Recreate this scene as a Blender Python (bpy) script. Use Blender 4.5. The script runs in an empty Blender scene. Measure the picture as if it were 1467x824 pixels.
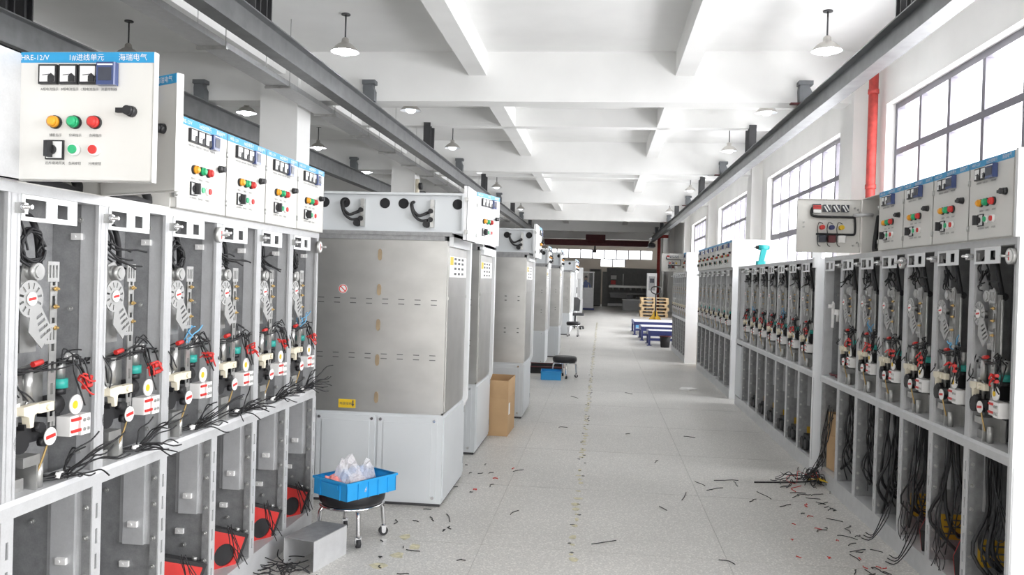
import bpy, bmesh, math, random
from mathutils import Vector, Matrix
from mathutils.geometry import tessellate_polygon
PI = math.pi
rnd = random.Random(7)
sc = bpy.context.scene
COL = sc.collection

# ------------------------------------------------------------------ camera
CAMH = 1.5
F_PX, VX, VY, ROLL = 1180.0, 861.8, 403.4, 0.0294
d = Vector((VX-733.5, VY-412.0, F_PX)).normalized()
u = Vector((math.sin(ROLL), -math.cos(ROLL), 0)); u = (u - d*u.dot(d)).normalized()
xx = d.cross(u)
right = Vector((xx[0], d[0], u[0])); down = Vector((xx[1], d[1], u[1])); fwd = Vector((xx[2], d[2], u[2]))
cd = bpy.data.cameras.new('camera'); cam = bpy.data.objects.new('camera', cd); COL.objects.link(cam)
cd.sensor_width = 36; cd.lens = 36*F_PX/1467; cd.clip_end = 200; cd.clip_start = 0.05
m3 = Matrix((right, -down, -fwd)).transposed()
cam.matrix_world = Matrix.Translation((0, 0, CAMH)) @ m3.to_4x4()
sc.camera = cam

# ------------------------------------------------------------------ world, daylight, exposure
w = bpy.data.worlds.new('overcast_sky'); sc.world = w; w.use_nodes = True
w.node_tree.nodes['Background'].inputs[0].default_value = (1.0, 0.99, 0.97, 1)
w.node_tree.nodes['Background'].inputs[1].default_value = 3.2
sc.view_settings.view_transform = 'Standard'; sc.view_settings.look = 'None'
sc.view_settings.gamma = 1; sc.view_settings.use_curve_mapping = False
sc.view_settings.exposure = 0.0
WIN_C = [-7.4, 0.6, 8.6, 16.6, 24.6, 32.6]          # window bay centres along the right wall
def area(name, loc, rot, sx, sy, power, col=(1.0, 0.985, 0.96)):
    l = bpy.data.lights.new(name, 'AREA'); l.shape = 'RECTANGLE'; l.size = sx; l.size_y = sy; l.energy = power; l.color = col
    o = bpy.data.objects.new(name, l); COL.objects.link(o); o.location = loc; o.rotation_euler = rot
    return o
for c in WIN_C:                                      # daylight entering through the windows of the right wall
    area('window_daylight', (4.35, c, 2.6), (0, PI/2, 0), 2.9, 5.9, 640)
area('window_daylight', (-0.5, 55.6, 3.2), (-PI/2, 0, 0), 7.0, 1.6, 420)
area('rear_opening_light', (-1.0, -13.4, 2.1), (PI/2, 0, 0), 7.0, 3.8, 260)  # unseen opening behind the camera; its lamp brightens the hall from the rear
sc.cycles.max_bounces = 10; sc.cycles.diffuse_bounces = 6; sc.cycles.transparent_max_bounces = 16
sc.cycles.use_denoising = True
sc.cycles.sample_clamp_indirect = 6.0

# ------------------------------------------------------------------ materials
MATS = {}
def mat(name, col, rough=0.5, metal=0.0, var=0.06, scale=6.0, bump=0.0, emit=0.0, spec=0.5, stretch=None, fine=0.0):
    m = bpy.data.materials.new(name); m.use_nodes = True; MATS[name] = m
    nt = m.node_tree; b = nt.nodes['Principled BSDF']
    b.inputs['Roughness'].default_value = rough; b.inputs['Metallic'].default_value = metal
    b.inputs['Specular IOR Level'].default_value = spec
    tc = nt.nodes.new('ShaderNodeTexCoord'); nz = nt.nodes.new('ShaderNodeTexNoise')
    mp = nt.nodes.new('ShaderNodeMapping'); mp.inputs['Scale'].default_value = stretch or (1, 1, 1)
    nt.links.new(tc.outputs['Object'], mp.inputs[0]); nt.links.new(mp.outputs[0], nz.inputs['Vector'])
    nz.inputs['Scale'].default_value = scale; nz.inputs['Detail'].default_value = 6
    r = nt.nodes.new('ShaderNodeValToRGB')
    lo = [max(0, c*(1-var)) for c in col]; hi = [min(1, c*(1+var)) for c in col]
    r.color_ramp.elements[0].color = (*lo, 1); r.color_ramp.elements[1].color = (*hi, 1)
    r.color_ramp.elements[0].position = 0.3; r.color_ramp.elements[1].position = 0.7
    nt.links.new(nz.outputs['Fac'], r.inputs[0])
    out = r.outputs[0]
    if fine:
        n2 = nt.nodes.new('ShaderNodeTexNoise'); n2.inputs['Scale'].default_value = 160; n2.inputs['Detail'].default_value = 3
        nt.links.new(tc.outputs['Object'], n2.inputs['Vector'])
        r2 = nt.nodes.new('ShaderNodeValToRGB'); r2.color_ramp.elements[0].position = 0.35; r2.color_ramp.elements[1].position = 0.65
        r2.color_ramp.elements[0].color = (1-fine,)*3+(1,); r2.color_ramp.elements[1].color = (1, 1, 1, 1)
        nt.links.new(n2.outputs['Fac'], r2.inputs[0])
        mx = nt.nodes.new('ShaderNodeMixRGB'); mx.blend_type = 'MULTIPLY'; mx.inputs[0].default_value = 1
        nt.links.new(out, mx.inputs[1]); nt.links.new(r2.outputs[0], mx.inputs[2]); out = mx.outputs[0]
    nt.links.new(out, b.inputs['Base Color'])
    if bump:
        bp = nt.nodes.new('ShaderNodeBump'); bp.inputs['Strength'].default_value = bump; bp.inputs['Distance'].default_value = 0.01
        nt.links.new(nz.outputs['Fac'], bp.inputs['Height']); nt.links.new(bp.outputs[0], b.inputs['Normal'])
    if emit:
        b.inputs['Emission Color'].default_value = (*col, 1); b.inputs['Emission Strength'].default_value = emit
    return m
mat('plaster', (0.86, 0.86, 0.85), 0.9, var=0.03, scale=1.5)
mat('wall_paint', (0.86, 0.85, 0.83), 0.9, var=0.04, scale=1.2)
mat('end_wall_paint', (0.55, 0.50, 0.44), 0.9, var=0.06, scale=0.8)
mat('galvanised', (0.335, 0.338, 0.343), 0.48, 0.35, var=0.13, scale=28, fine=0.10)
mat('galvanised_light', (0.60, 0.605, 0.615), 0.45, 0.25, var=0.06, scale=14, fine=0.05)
mat('lever_steel', (0.46, 0.46, 0.455), 0.45, 0.4, var=0.06)
mat('zinc', (0.50, 0.50, 0.49), 0.38, 0.75, var=0.12, scale=20)
mat('chrome', (0.75, 0.75, 0.76), 0.14, 1.0, var=0.03)
mat('stainless', (0.50, 0.495, 0.48), 0.36, 0.75, var=0.10, scale=3.2, stretch=(1, 1, 1.6))
mat('white_paint', (0.80, 0.81, 0.82), 0.4, var=0.02)
mat('blue_white_paint', (0.64, 0.665, 0.685), 0.42, var=0.025, scale=3)
mat('door_paint', (0.71, 0.70, 0.67), 0.38, var=0.02, scale=3)
mat('black', (0.018, 0.018, 0.02), 0.45, var=0.2)
mat('rubber', (0.022, 0.022, 0.024), 0.6, var=0.2)
mat('cable_black', (0.016, 0.016, 0.018), 0.5, var=0.2)
mat('dark_steel', (0.085, 0.085, 0.09), 0.45, 0.6, var=0.15)
mat('hanger_grey', (0.16, 0.17, 0.18), 0.5, 0.3, var=0.1)
mat('rail_steel', (0.21, 0.215, 0.22), 0.42, 0.55, var=0.15, scale=5)
mat('red', (0.62, 0.035, 0.03), 0.4, var=0.08)
mat('red_pipe', (0.52, 0.07, 0.06), 0.6, var=0.25, scale=12, bump=0.3)
mat('maroon', (0.12, 0.025, 0.03), 0.6, var=0.15)
mat('orange', (0.85, 0.36, 0.02), 0.3, var=0.05)
mat('green', (0.02, 0.42, 0.17), 0.3, var=0.05)
mat('teal', (0.03, 0.36, 0.31), 0.4, var=0.08)
mat('blue_stripe', (0.03, 0.32, 0.62), 0.4, var=0.03)
mat('crate_blue', (0.02, 0.33, 0.72), 0.42, var=0.06)
mat('navy', (0.03, 0.04, 0.16), 0.4, var=0.1)
mat('light_blue', (0.15, 0.42, 0.68), 0.5, var=0.1)
mat('yellow', (0.78, 0.52, 0.02), 0.5, var=0.06)
mat('ochre', (0.62, 0.37, 0.03), 0.6, var=0.1)
mat('cream', (0.76, 0.70, 0.56), 0.45, var=0.05)
mat('white_plastic', (0.84, 0.83, 0.82), 0.35, var=0.03)
mat('brass', (0.60, 0.42, 0.18), 0.3, 0.9, var=0.1)
mat('brown_lug', (0.38, 0.29, 0.19), 0.45, 0.4, var=0.15)
mat('cardboard', (0.56, 0.37, 0.20), 0.85, var=0.08, scale=4)
mat('pallet_wood', (0.68, 0.50, 0.29), 0.8, var=0.18, scale=3)
mat('relay_blue', (0.055, 0.08, 0.20), 0.12, var=0.1)
mat('relay_screen', (0.05, 0.055, 0.075), 0.2, var=0.3)
mat('ink', (0.10, 0.10, 0.10), 0.7, var=0.1)
mat('lamp_shade', (0.55, 0.53, 0.50), 0.35, 0.7, var=0.08)
mat('lamp_glass', (0.92, 0.96, 1.0), 0.3, emit=40.0)
mat('lamp_glass_dim', (0.92, 0.96, 1.0), 0.3, emit=1.6)
mat('joint', (0.46, 0.45, 0.43), 0.95, var=0.1)
mat('paper', (0.85, 0.85, 0.84), 0.7, var=0.03)
mat('machine_grey', (0.20, 0.205, 0.20), 0.5, var=0.08)
mat('dark_hole', (0.02, 0.02, 0.022), 0.9, var=0.1)
mat('skin', (0.55, 0.36, 0.27), 0.6, var=0.05)
mat('shirt_blue', (0.10, 0.16, 0.42), 0.8, var=0.1)
mat('window_frame', (0.19, 0.18, 0.21), 0.45, 0.3, var=0.08)
mat('dark_wall', (0.30, 0.30, 0.30), 0.9, var=0.06)
mat('tape_yellow', (0.58, 0.54, 0.38), 0.8, var=0.3, scale=30)
mat('drill_teal', (0.03, 0.45, 0.47), 0.4, var=0.06)
mat('pink_pack', (0.85, 0.30, 0.28), 0.5, var=0.2, scale=18)

def glassy(name, col, fac, rough=0.05):
    m = bpy.data.materials.new(name); m.use_nodes = True; MATS[name] = m
    nt = m.node_tree; nt.nodes.clear()
    o = nt.nodes.new('ShaderNodeOutputMaterial'); mx = nt.nodes.new('ShaderNodeMixShader')
    t = nt.nodes.new('ShaderNodeBsdfTransparent'); g = nt.nodes.new('ShaderNodeBsdfPrincipled')
    t.inputs[0].default_value = (*[min(1, c*1.0) for c in col], 1)
    g.inputs['Base Color'].default_value = (*col, 1); g.inputs['Roughness'].default_value = rough
    nz = nt.nodes.new('ShaderNodeTexNoise'); nz.inputs['Scale'].default_value = 14
    mr = nt.nodes.new('ShaderNodeMapRange'); mr.inputs['To Min'].default_value = fac*0.7; mr.inputs['To Max'].default_value = fac*1.3
    nt.links.new(nz.outputs['Fac'], mr.inputs['Value']); nt.links.new(mr.outputs[0], mx.inputs[0])
    nt.links.new(t.outputs[0], mx.inputs[1]); nt.links.new(g.outputs[0], mx.inputs[2]); nt.links.new(mx.outputs[0], o.inputs[0])
    return m
glassy('pane_glass', (0.97, 0.98, 1.0), 0.07, 0.02)
glassy('clear_bag', (0.97, 0.96, 0.97), 0.36, 0.25)

# terrazzo floor
def floor_mat():
    m = mat('terrazzo', (0.62, 0.605, 0.58), 0.42, var=0.07, scale=0.9)
    nt = m.node_tree; b = nt.nodes['Principled BSDF']
    ramp = b.inputs['Base Color'].links[0].from_socket
    geo = nt.nodes.new('ShaderNodeNewGeometry')
    v = nt.nodes.new('ShaderNodeTexVoronoi'); v.inputs['Scale'].default_value = 55
    nt.links.new(geo.outputs['Position'], v.inputs['Vector'])
    r2 = nt.nodes.new('ShaderNodeValToRGB')
    r2.color_ramp.elements[0].color = (1.16, 1.16, 1.15, 1); r2.color_ramp.elements[1].color = (0.9, 0.9, 0.9, 1)
    r2.color_ramp.elements[0].position = 0.15; r2.color_ramp.elements[1].position = 0.5
    nt.links.new(v.outputs['Distance'], r2.inputs[0])
    n3 = nt.nodes.new('ShaderNodeTexNoise'); n3.inputs['Scale'].default_value = 120; n3.inputs['Detail'].default_value = 4
    nt.links.new(geo.outputs['Position'], n3.inputs['Vector'])
    r3 = nt.nodes.new('ShaderNodeValToRGB')
    r3.color_ramp.elements[0].color = (0.80, 0.80, 0.79, 1); r3.color_ramp.elements[1].color = (1.08, 1.08, 1.08, 1)
    r3.color_ramp.elements[0].position = 0.36; r3.color_ramp.elements[1].position = 0.62
    nt.links.new(n3.outputs['Fac'], r3.inputs[0])
    a = nt.nodes.new('ShaderNodeMixRGB'); a.blend_type = 'MULTIPLY'; a.inputs[0].default_value = 1
    c = nt.nodes.new('ShaderNodeMixRGB'); c.blend_type = 'MULTIPLY'; c.inputs[0].default_value = 1
    nt.links.new(ramp, a.inputs[1]); nt.links.new(r2.outputs[0], a.inputs[2])
    nt.links.new(a.outputs[0], c.inputs[1]); nt.links.new(r3.outputs[0], c.inputs[2])
    nt.links.new(c.outputs[0], b.inputs['Base Color'])
    nz = [n for n in nt.nodes if n.type == 'TEX_NOISE'][0]; nt.links.new(geo.outputs['Position'], nz.inputs['Vector'])
floor_mat()

# ------------------------------------------------------------------ mesh builder
class MB:
    def __init__(s): s.v = []; s.f = []; s.m = []; s.s = []
    def add(s, vs, fs, m=0, smooth=False):
        o = len(s.v); s.v += [tuple(v) for v in vs]
        for f in fs: s.f.append([i+o for i in f]); s.m.append(m); s.s.append(smooth)
        return s
    def box(s, x0, x1, y0, y1, z0, z1, m=0, T=None):
        vs = [Vector((x, y, z)) for x in (x0, x1) for y in (y0, y1) for z in (z0, z1)]
        if T is not None: vs = [T @ v for v in vs]
        return s.add(vs, [(0,1,3,2), (4,6,7,5), (0,4,5,1), (2,3,7,6), (0,2,6,4), (1,5,7,3)], m)
    def cbox(s, x0, x1, y0, y1, z0, z1, c, m=0, T=None):
        # box with its vertical (z) edges chamfered by c
        pl = [(x0+c,y0),(x1-c,y0),(x1,y0+c),(x1,y1-c),(x1-c,y1),(x0+c,y1),(x0,y1-c),(x0,y0+c)]
        return s.prism(pl, z0, z1, m=m, T=T)
    def prism(s, poly, z0, z1, holes=(), m=0, T=None, mside=None):
        loops = [list(poly)] + [list(h) for h in holes]
        flat = [p for l in loops for p in l]
        tris = tessellate_polygon([[Vector((p[0], p[1], 0)) for p in l] for l in loops])
        n = len(flat)
        vs = [Vector((p[0], p[1], z0)) for p in flat] + [Vector((p[0], p[1], z1)) for p in flat]
        if T is not None: vs = [T @ v for v in vs]
        def area2(a, b, c): return (flat[b][0]-flat[a][0])*(flat[c][1]-flat[a][1])-(flat[b][1]-flat[a][1])*(flat[c][0]-flat[a][0])
        caps = []
        if not holes:
            sa = sum(poly[i][0]*poly[(i+1)%len(poly)][1]-poly[(i+1)%len(poly)][0]*poly[i][1] for i in range(len(poly)))
            idx = list(range(len(poly)))
            if sa < 0: idx.reverse()
            caps = [[i+n for i in idx], list(reversed(idx))]
        else:
            for t in tris:
                t = list(t)
                if area2(*t) < 0: t.reverse()
                caps.append([i+n for i in t]); caps.append(t[::-1])
        side = []; o = 0
        for k, l in enumerate(loops):
            sa = sum(l[i][0]*l[(i+1)%len(l)][1]-l[(i+1)%len(l)][0]*l[i][1] for i in range(len(l)))
            ccw = (sa > 0) == (k == 0)
            for i in range(len(l)):
                a, b = o+i, o+(i+1) % len(l)
                side.append([a, b, b+n, a+n] if ccw else [b, a, a+n, b+n])
            o += len(l)
        if T is not None and T.to_3x3().determinant() < 0:
            caps = [c[::-1] for c in caps]; side = [f[::-1] for f in side]
        base = len(s.v)
        s.add(vs, caps, m)
        for f in side: s.f.append([i+base for i in f]); s.m.append(m if mside is None else mside); s.s.append(False)
        return s
    def cyl(s, p0, p1, r0, r1=None, n=12, m=0, caps=True):
        p0 = Vector(p0); p1 = Vector(p1); r1 = r0 if r1 is None else r1
        a = (p1-p0).normalized(); t = Vector((0,0,1)) if abs(a.z) < 0.9 else Vector((1,0,0))
        e = a.cross(t).normalized(); g = a.cross(e)
        vs = []
        for p, r in ((p0, r0), (p1, r1)):
            for i in range(n):
                q = 2*PI*i/n; vs.append(p + (e*math.cos(q)+g*math.sin(q))*r)
        s.add(vs, [(i, i+n, (i+1)%n+n, (i+1)%n) for i in range(n)], m, True)
        b = len(s.v)-2*n
        if caps:
            for f in ([i for i in range(n)], [n+i for i in reversed(range(n))]):
                s.f.append([i+b for i in f]); s.m.append(m); s.s.append(False)
        return s
    def tube(s, pts, r, n=6, m=0, smooth=4, closed=False):
        P = [Vector(p) for p in pts]
        if smooth > 1 and len(P) > 2:
            Q = []; L = len(P)
            for i in range(L-1):
                a = P[max(i-1, 0)]; b = P[i]; c = P[i+1]; e = P[min(i+2, L-1)]
                for k in range(smooth):
                    t = k/smooth
                    Q.append(0.5*((2*b)+(c-a)*t+(2*a-5*b+4*c-e)*t*t+(3*b-a-3*c+e)*t**3))
            Q.append(P[-1]); P = Q
        vs = []; nrm = None
        for i, p in enumerate(P):
            a = (P[min(i+1, len(P)-1)]-P[max(i-1, 0)])
            if a.length < 1e-7: a = Vector((0,0,1))
            a.normalize()
            if nrm is None: nrm = a.cross(Vector((0,0,1)) if abs(a.z) < 0.9 else Vector((1,0,0)))
            nrm = nrm - a*nrm.dot(a)
            if nrm.length < 1e-6: nrm = a.cross(Vector((0.3,0.5,0.8)))
            nrm.normalize(); g = a.cross(nrm)
            for k in range(n):
                q = 2*PI*k/n; vs.append(p+(nrm*math.cos(q)+g*math.sin(q))*r)
        fs = [(i*n+k, i*n+(k+1)%n, (i+1)*n+(k+1)%n, (i+1)*n+k) for i in range(len(P)-1) for k in range(n)]
        s.add(vs, fs, m, True); b = len(s.v)-len(vs)
        for f in (list(reversed(range(n))), [(len(P)-1)*n+k for k in range(n)]):
            s.f.append([i+b for i in f]); s.m.append(m); s.s.append(False)
        return s
    def lathe(s, prof, n=20, m=0, o=(0,0,0), T=None, mats=None):
        o = Vector(o); vs = []
        for r, z in prof:
            for k in range(n):
                q = 2*PI*k/n; v = Vector((r*math.cos(q), r*math.sin(q), z)); v = (T @ v if T is not None else v)+o; vs.append(v)
        b = len(s.v); s.v += [tuple(v) for v in vs]
        for i in range(len(prof)-1):
            for k in range(n):
                s.f.append([b+i*n+k, b+i*n+(k+1)%n, b+(i+1)*n+(k+1)%n, b+(i+1)*n+k]); s.m.append(mats[i] if mats else m); s.s.append(True)
        return s
    def mesh(s, name, mats):
        me = bpy.data.meshes.new(name); me.from_pydata(s.v, [], s.f)
        for k in mats: me.materials.append(MATS[k])
        me.polygons.foreach_set('material_index', [min(i, len(mats)-1) for i in s.m])
        me.polygons.foreach_set('use_smooth', s.s)
        me.validate(); me.update(); return me

def tag(o, label=None, cat=None, group=None, kind=None):
    if label: o['label'] = label
    if cat: o['category'] = cat
    if group: o['group'] = group
    if kind: o['kind'] = kind
    return o
def obj(name, me, parent=None, loc=(0,0,0), rot=(0,0,0), **k):
    o = bpy.data.objects.new(name, me); COL.objects.link(o)
    o.parent = parent; o.location = loc; o.rotation_euler = rot
    return tag(o, **k)
def empty(name, loc=(0,0,0), rz=0, **k):
    o = obj(name, None, None, loc, (0,0,rz), **k); o.empty_display_size = 0.1; return o
CACHE = {}
def part(parent, name, key, fn, mats, loc=(0,0,0), rot=(0,0,0), **k):
    """one part; parts with the same key share their mesh"""
    if isinstance(mats, str): mats = [mats]
    if key is None or key not in CACHE:
        mb = MB(); fn(mb); me = mb.mesh(name, mats)
        if key is not None: CACHE[key] = me
    else: me = CACHE[key]
    return obj(name, me, parent, loc, rot, **k)
def circ(cx, cy, r, n=24, a0=0.0): return [(cx+r*math.cos(a0+2*PI*i/n), cy+r*math.sin(a0+2*PI*i/n)) for i in range(n)]
def rect(x0, x1, y0, y1): return [(x0,y0),(x1,y0),(x1,y1),(x0,y1)]
XZ = Matrix(((1,0,0),(0,0,1),(0,1,0)))        # poly (x, z) extruded along y
YZ = Matrix(((0,0,1),(1,0,0),(0,1,0)))        # poly (y, z) extruded along x
TXT = {}
def text_mesh(body, size, matname, align='LEFT'):
    key = (body, size, matname, align)
    if key in TXT: return TXT[key]
    c = bpy.data.curves.new('text', 'FONT'); c.body = body; c.size = size; c.resolution_u = 1; c.align_x = align
    o = bpy.data.objects.new('text', c); COL.objects.link(o)
    dg = bpy.context.evaluated_depsgraph_get(); dg.update()
    me = bpy.data.meshes.new_from_object(o.evaluated_get(dg))
    bpy.data.objects.remove(o); me.materials.clear(); me.materials.append(MATS[matname]); TXT[key] = me
    return me

# ------------------------------------------------------------------ the hall
WALL_X, SLAB_Z, LEFT_X = 3.75, 4.92, -12.9
Y0, Y1 = -13.0, 55.0
def structure(name, fn, mats, parent=None, **k):
    o = part(parent, name, None, fn, mats, **k)
    if parent is None: o['kind'] = 'structure'
    return o
floor = structure('floor', lambda b: b.box(LEFT_X-.4, 4.2, Y0, Y1+.4, -0.2, -0.002), ['joint'])
SL = 1.355
def slab(b): b.box(0.0018, SL-0.0018, 0.0018, SL-0.0018, -0.03, 0.0)
for i in range(-3, 3):
    for j in range(-3, 12):
        part(floor, 'slab', 'slab', slab, 'terrazzo', (-0.63+i*SL-SL*(0), 4.58+j*SL-SL*0, 0))
def rest(b):
    xa, xb = -0.63-3*SL, -0.63+3*SL; ya, yb = 4.58-3*SL, 4.58+12*SL
    b.box(LEFT_X-.4, xa-.003, Y0, Y1+.4, -.03, 0); b.box(xa, 4.2, Y0, ya-.003, -.03, 0); b.box(xa, 4.2, yb+.003, Y1+.4, -.03, 0); b.box(xb+.003, 4.2, ya, yb, -.03, 0)
structure('floor_field', rest, ['terrazzo'], parent=floor)
# worn yellow lane marking, patches with a shape of their own
def lane(b):
    r = random.Random(3); y = 1.0
    while y < 30:
        L = r.uniform(.02, .10)
        if r.random() < .72:
            x = -0.12 + r.uniform(-.014, .014); w_ = r.uniform(.016, .038)
            pl = []
            for k in range(7):
                q = 2*PI*k/7; pl.append((x+w_*math.cos(q)*r.uniform(.6, 1.1), y+L/2+L/2*math.sin(q)*r.uniform(.7, 1.1)))
            b.prism(pl, 0.0, 0.0012)
        if r.random() < .4:
            x = -0.12 + r.uniform(-.03, .03); q0 = y + r.uniform(0, .05)
            b.prism([(x+r.uniform(.004,.016)*math.cos(q*PI/3), q0+r.uniform(.004,.014)*math.sin(q*PI/3)) for q in range(6)], 0, .003, m=1)
        y += L + r.uniform(.0, .08)
    for k in range(4):
        x, y = -1.0 + r.uniform(-.14, .14)+k*.02, 4.15+k*.16; 
        b.prism([(x+r.uniform(.02,.06)*math.cos(q*PI/3), y+r.uniform(.03,.07)*math.sin(q*PI/3)) for q in range(6)], 0, .0012)
part(floor, 'lane_marking', None, lane, ['tape_yellow', 'ink'], kind='stuff')

ceiling = structure('ceiling', lambda b: b.box(LEFT_X-.4, 4.2, Y0, Y1+.4, SLAB_Z, SLAB_Z+.2), ['plaster'])
MAIN = [12.35+8*k for k in range(-3, 6)]
for y in MAIN:
    part(ceiling, 'main_beam', 'mb', lambda b: b.box(LEFT_X, 4.0, 0, .36, 4.17, SLAB_Z), 'plaster', (0, y, 0))
for y in [16.45+8*k for k in range(-3, 5)]:
    part(ceiling, 'cross_beam', 'cb', lambda b: b.box(LEFT_X, 4.0, 0, .26, 4.56, SLAB_Z), 'plaster', (0, y, 0))
for x in (-11.2, -8.1, -5.1, -1.95, 1.13):
    part(ceiling, 'long_beam', 'lb', lambda b: b.box(-.135, .135, Y0, Y1, 4.56, SLAB_Z), 'plaster', (x, 0, 0))

# right wall with window openings
WZ0, WZ1 = 1.05, 4.0
def wall_right(b):
    b.box(WALL_X, 4.15, Y0, Y1, 0, WZ0); b.box(WALL_X, 4.15, Y0, Y1, WZ1, SLAB_Z)
    e = Y0
    for c in WIN_C:
        b.box(WALL_X, 4.15, e, c-3.0, WZ0, WZ1); e = c+3.0
    b.box(WALL_X, 4.15, e, Y1, WZ0, WZ1)
structure('wall_right', wall_right, ['wall_paint'])
def wall_left(b): b.box(LEFT_X-.4, LEFT_X, Y0, Y1, 0, SLAB_Z)
structure('wall_left', wall_left, ['dark_wall'])  # unseen wall, kept solid and dark to dim the left bay
def window(n, c, x, sgn):
    o = empty('window_%d' % n, (x, c, 0)); o['kind'] = 'structure'
    part(o, 'frame', 'wf', lambda b: b.prism(rect(-3, 3, WZ0, WZ1), -.05, .05, [rect(-2.92, 2.92, WZ0+.08, WZ1-.08)], T=YZ), 'window_frame')
    for k in range(1, 7):
        part(o, 'mullion', 'wm', lambda b: b.box(-.045, .045, -.036, .036, WZ0+.08, WZ1-.08), 'window_frame', (0, -3+6*k/7, 0))
    zs = [WZ0+.03, 1.85, 2.62, 3.34, WZ1-.03]
    for z, t in ((1.85, .035), (2.62, .06), (3.34, .04)):
        part(o, 'transom', 'wt%g' % t, lambda b, t=t: b.box(-.05, .05, -2.92, 2.92, -t, t), 'window_frame', (0, 0, z))
    for k in range(7):
        for r_ in range(4):
            h = zs[r_+1]-zs[r_]
            part(o, 'pane', 'wp%.3f' % h, lambda b, h=h: b.box(-.004, .004, -3/7+.02, 3/7-.02, -h/2+.02, h/2-.02), 'pane_glass', (0, -3+6*(k+.5)/7, (zs[r_]+zs[r_+1])/2))
for n, c in enumerate(WIN_C): window(n+1, c, 3.92, 1)
for n, c in enumerate(WIN_C):
    structure('trim_%d' % (n+1), lambda b, c=c: b.box(3.66, 4.0, c-3.05, c+3.05, WZ0-.05, WZ0), ['white_paint'])
# end wall with a strip of windows
def wall_end(b):
    b.box(LEFT_X, 4.2, Y1, Y1+.4, 0, 2.5); b.box(LEFT_X, 4.2, Y1, Y1+.4, 3.62, SLAB_Z)
    b.box(LEFT_X, -4.6, Y1, Y1+.4, 2.5, 3.62); b.box(3.3, 4.2, Y1, Y1+.4, 2.5, 3.62)
    b.box(-4.6, -.12, Y1, Y1+.4, 2.5, 3.0); b.box(1.55, 3.3, Y1, Y1+.4, 2.5, 3.0)
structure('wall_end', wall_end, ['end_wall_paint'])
o = empty('window_7', (0, Y1+.15, 0)); o['kind'] = 'structure'
for k in range(11):
    x = -4.6+.79*k
    part(o, 'mullion', 'em', lambda b: b.box(-.035, .035, -.04, .04, 3.0, 3.62), 'window_frame', (x, 0, 0))
    if k < 10: part(o, 'pane', 'ep', lambda b: b.box(.02, .77, -.005, .005, 3.03, 3.6), 'pane_glass', (x, 0, 0))
for k in range(3): part(o, 'mullion', 'em2', lambda b: b.box(-.035, .035, -.04, .04, 2.5, 3.0), 'window_frame', (-.12+.82*k, 0, 0))
for k in range(2): part(o, 'pane', 'ep2', lambda b: b.box(.02, .80, -.005, .005, 2.53, 2.98), 'pane_glass', (-.12+.82*k, 0, 0))
part(o, 'transom', None, lambda b: (b.box(-4.6, 3.3, -.04, .04, 2.98, 3.03), b.box(-4.6, 3.3, -.04, .04, 3.59, 3.64)), 'window_frame')
def wall_back(b):
    b.box(LEFT_X, -4.6, Y0-.3, Y0, 0, SLAB_Z); b.box(2.6, 4.2, Y0-.3, Y0, 0, SLAB_Z); b.box(-4.6, 2.6, Y0-.3, Y0, 4.0, SLAB_Z)
structure('wall_back', wall_back, ['wall_paint'])

# columns
def column(b): b.box(-.3, .3, -.28, .28, 0, 4.56)
for y in MAIN[1:]:
    y += .18
    structure('column', column, ['plaster'], loc=(-5.02, y, 0))
    structure('column', lambda b: b.box(3.5, WALL_X+.02, -.32, .32, 0, 4.56), ['wall_paint'], loc=(0, y, 0))

# crane runway rails (I-beams hung from the ceiling beams)
def ibeam(b, h, wd, y0, y1):
    t = .014
    b.box(-wd/2, wd/2, y0, y1, 0, t); b.box(-wd/2, wd/2, y0, y1, h-t, h); b.box(-.006, .006, y0, y1, t, h-t)
    b.box(-.02, .02, y0, y1, h, h+.03)
def rail(x, z, h, wd, y0, y1, label, side):
    o = empty('crane_rail', (x, 0, 0), label=label, cat='crane rail')
    part(o, 'beam', None, lambda b: ibeam(b, h, wd, y0, y1), 'rail_steel', (0, 0, z))
    for y in MAIN[1:]:
        if y > y1: break
        if y < y0: continue
        part(o, 'hanger', 'hgm', lambda b: (b.prism([(-.08,4.15),(.09,4.15),(.09,4.30),(.06,4.36),(.06,4.45),(-.08,4.45),(-.09,4.33)], -.14, .0, T=XZ), b.box(-.1, .1, -.16, -.001, 4.40, 4.46)), 'hanger_grey', (0, y, 0))
        part(o, 'stop_plate', 'stp', lambda b: b.box(-.2, .02, -.05, .05, 4.13, 4.15), 'maroon', (0, y-.08, 0))
    for y in [16.45+8*k for k in range(-2, 4)]:
        if y > y1 or y < y0: continue
        for q in (0.02, .30):
            part(o, 'hanger', 'hgc', lambda b: b.prism([(-.07,-.07),(.07,-.07),(.07,-.05),(.01,-.05),(.01,.05),(.07,.05),(.07,.07),(-.07,.07),(-.07,.05),(-.01,.05),(-.01,-.05),(-.07,-.05)], 4.14, 4.62), 'dark_steel', (0, y+q-(.45 if y < 9 else 0), 0))
    return o
rail(-3.6, 3.845, .28, .18, -6, 50, 'long dark steel crane rail running above the left-hand cabinets', 1)
rail(2.83, 3.845, .28, .18, -6, 50, 'long dark steel crane rail running along the window wall', -1)
rail(-6.3, 3.80, .34, .2, -6, 50, 'dark crane rail in the left bay behind the white columns', 1)
o = empty('bridge_crane', (0, 49, 0), label='dark red bridge crane spanning the hall at the far end', cat='crane')
part(o, 'girder', None, lambda b: (b.box(-3.45, 2.68, -.2, .2, 3.60, 3.92), b.box(-3.45, 2.68, -.26, .26, 3.90, 3.94)), 'maroon')
part(o, 'hoist', None, lambda b: (b.box(-1.0, .15, -.3, .3, 3.95, 4.25), b.cyl((-.9, -.1, 3.9), (.1, -.1, 3.9), .16)), 'maroon')
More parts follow.
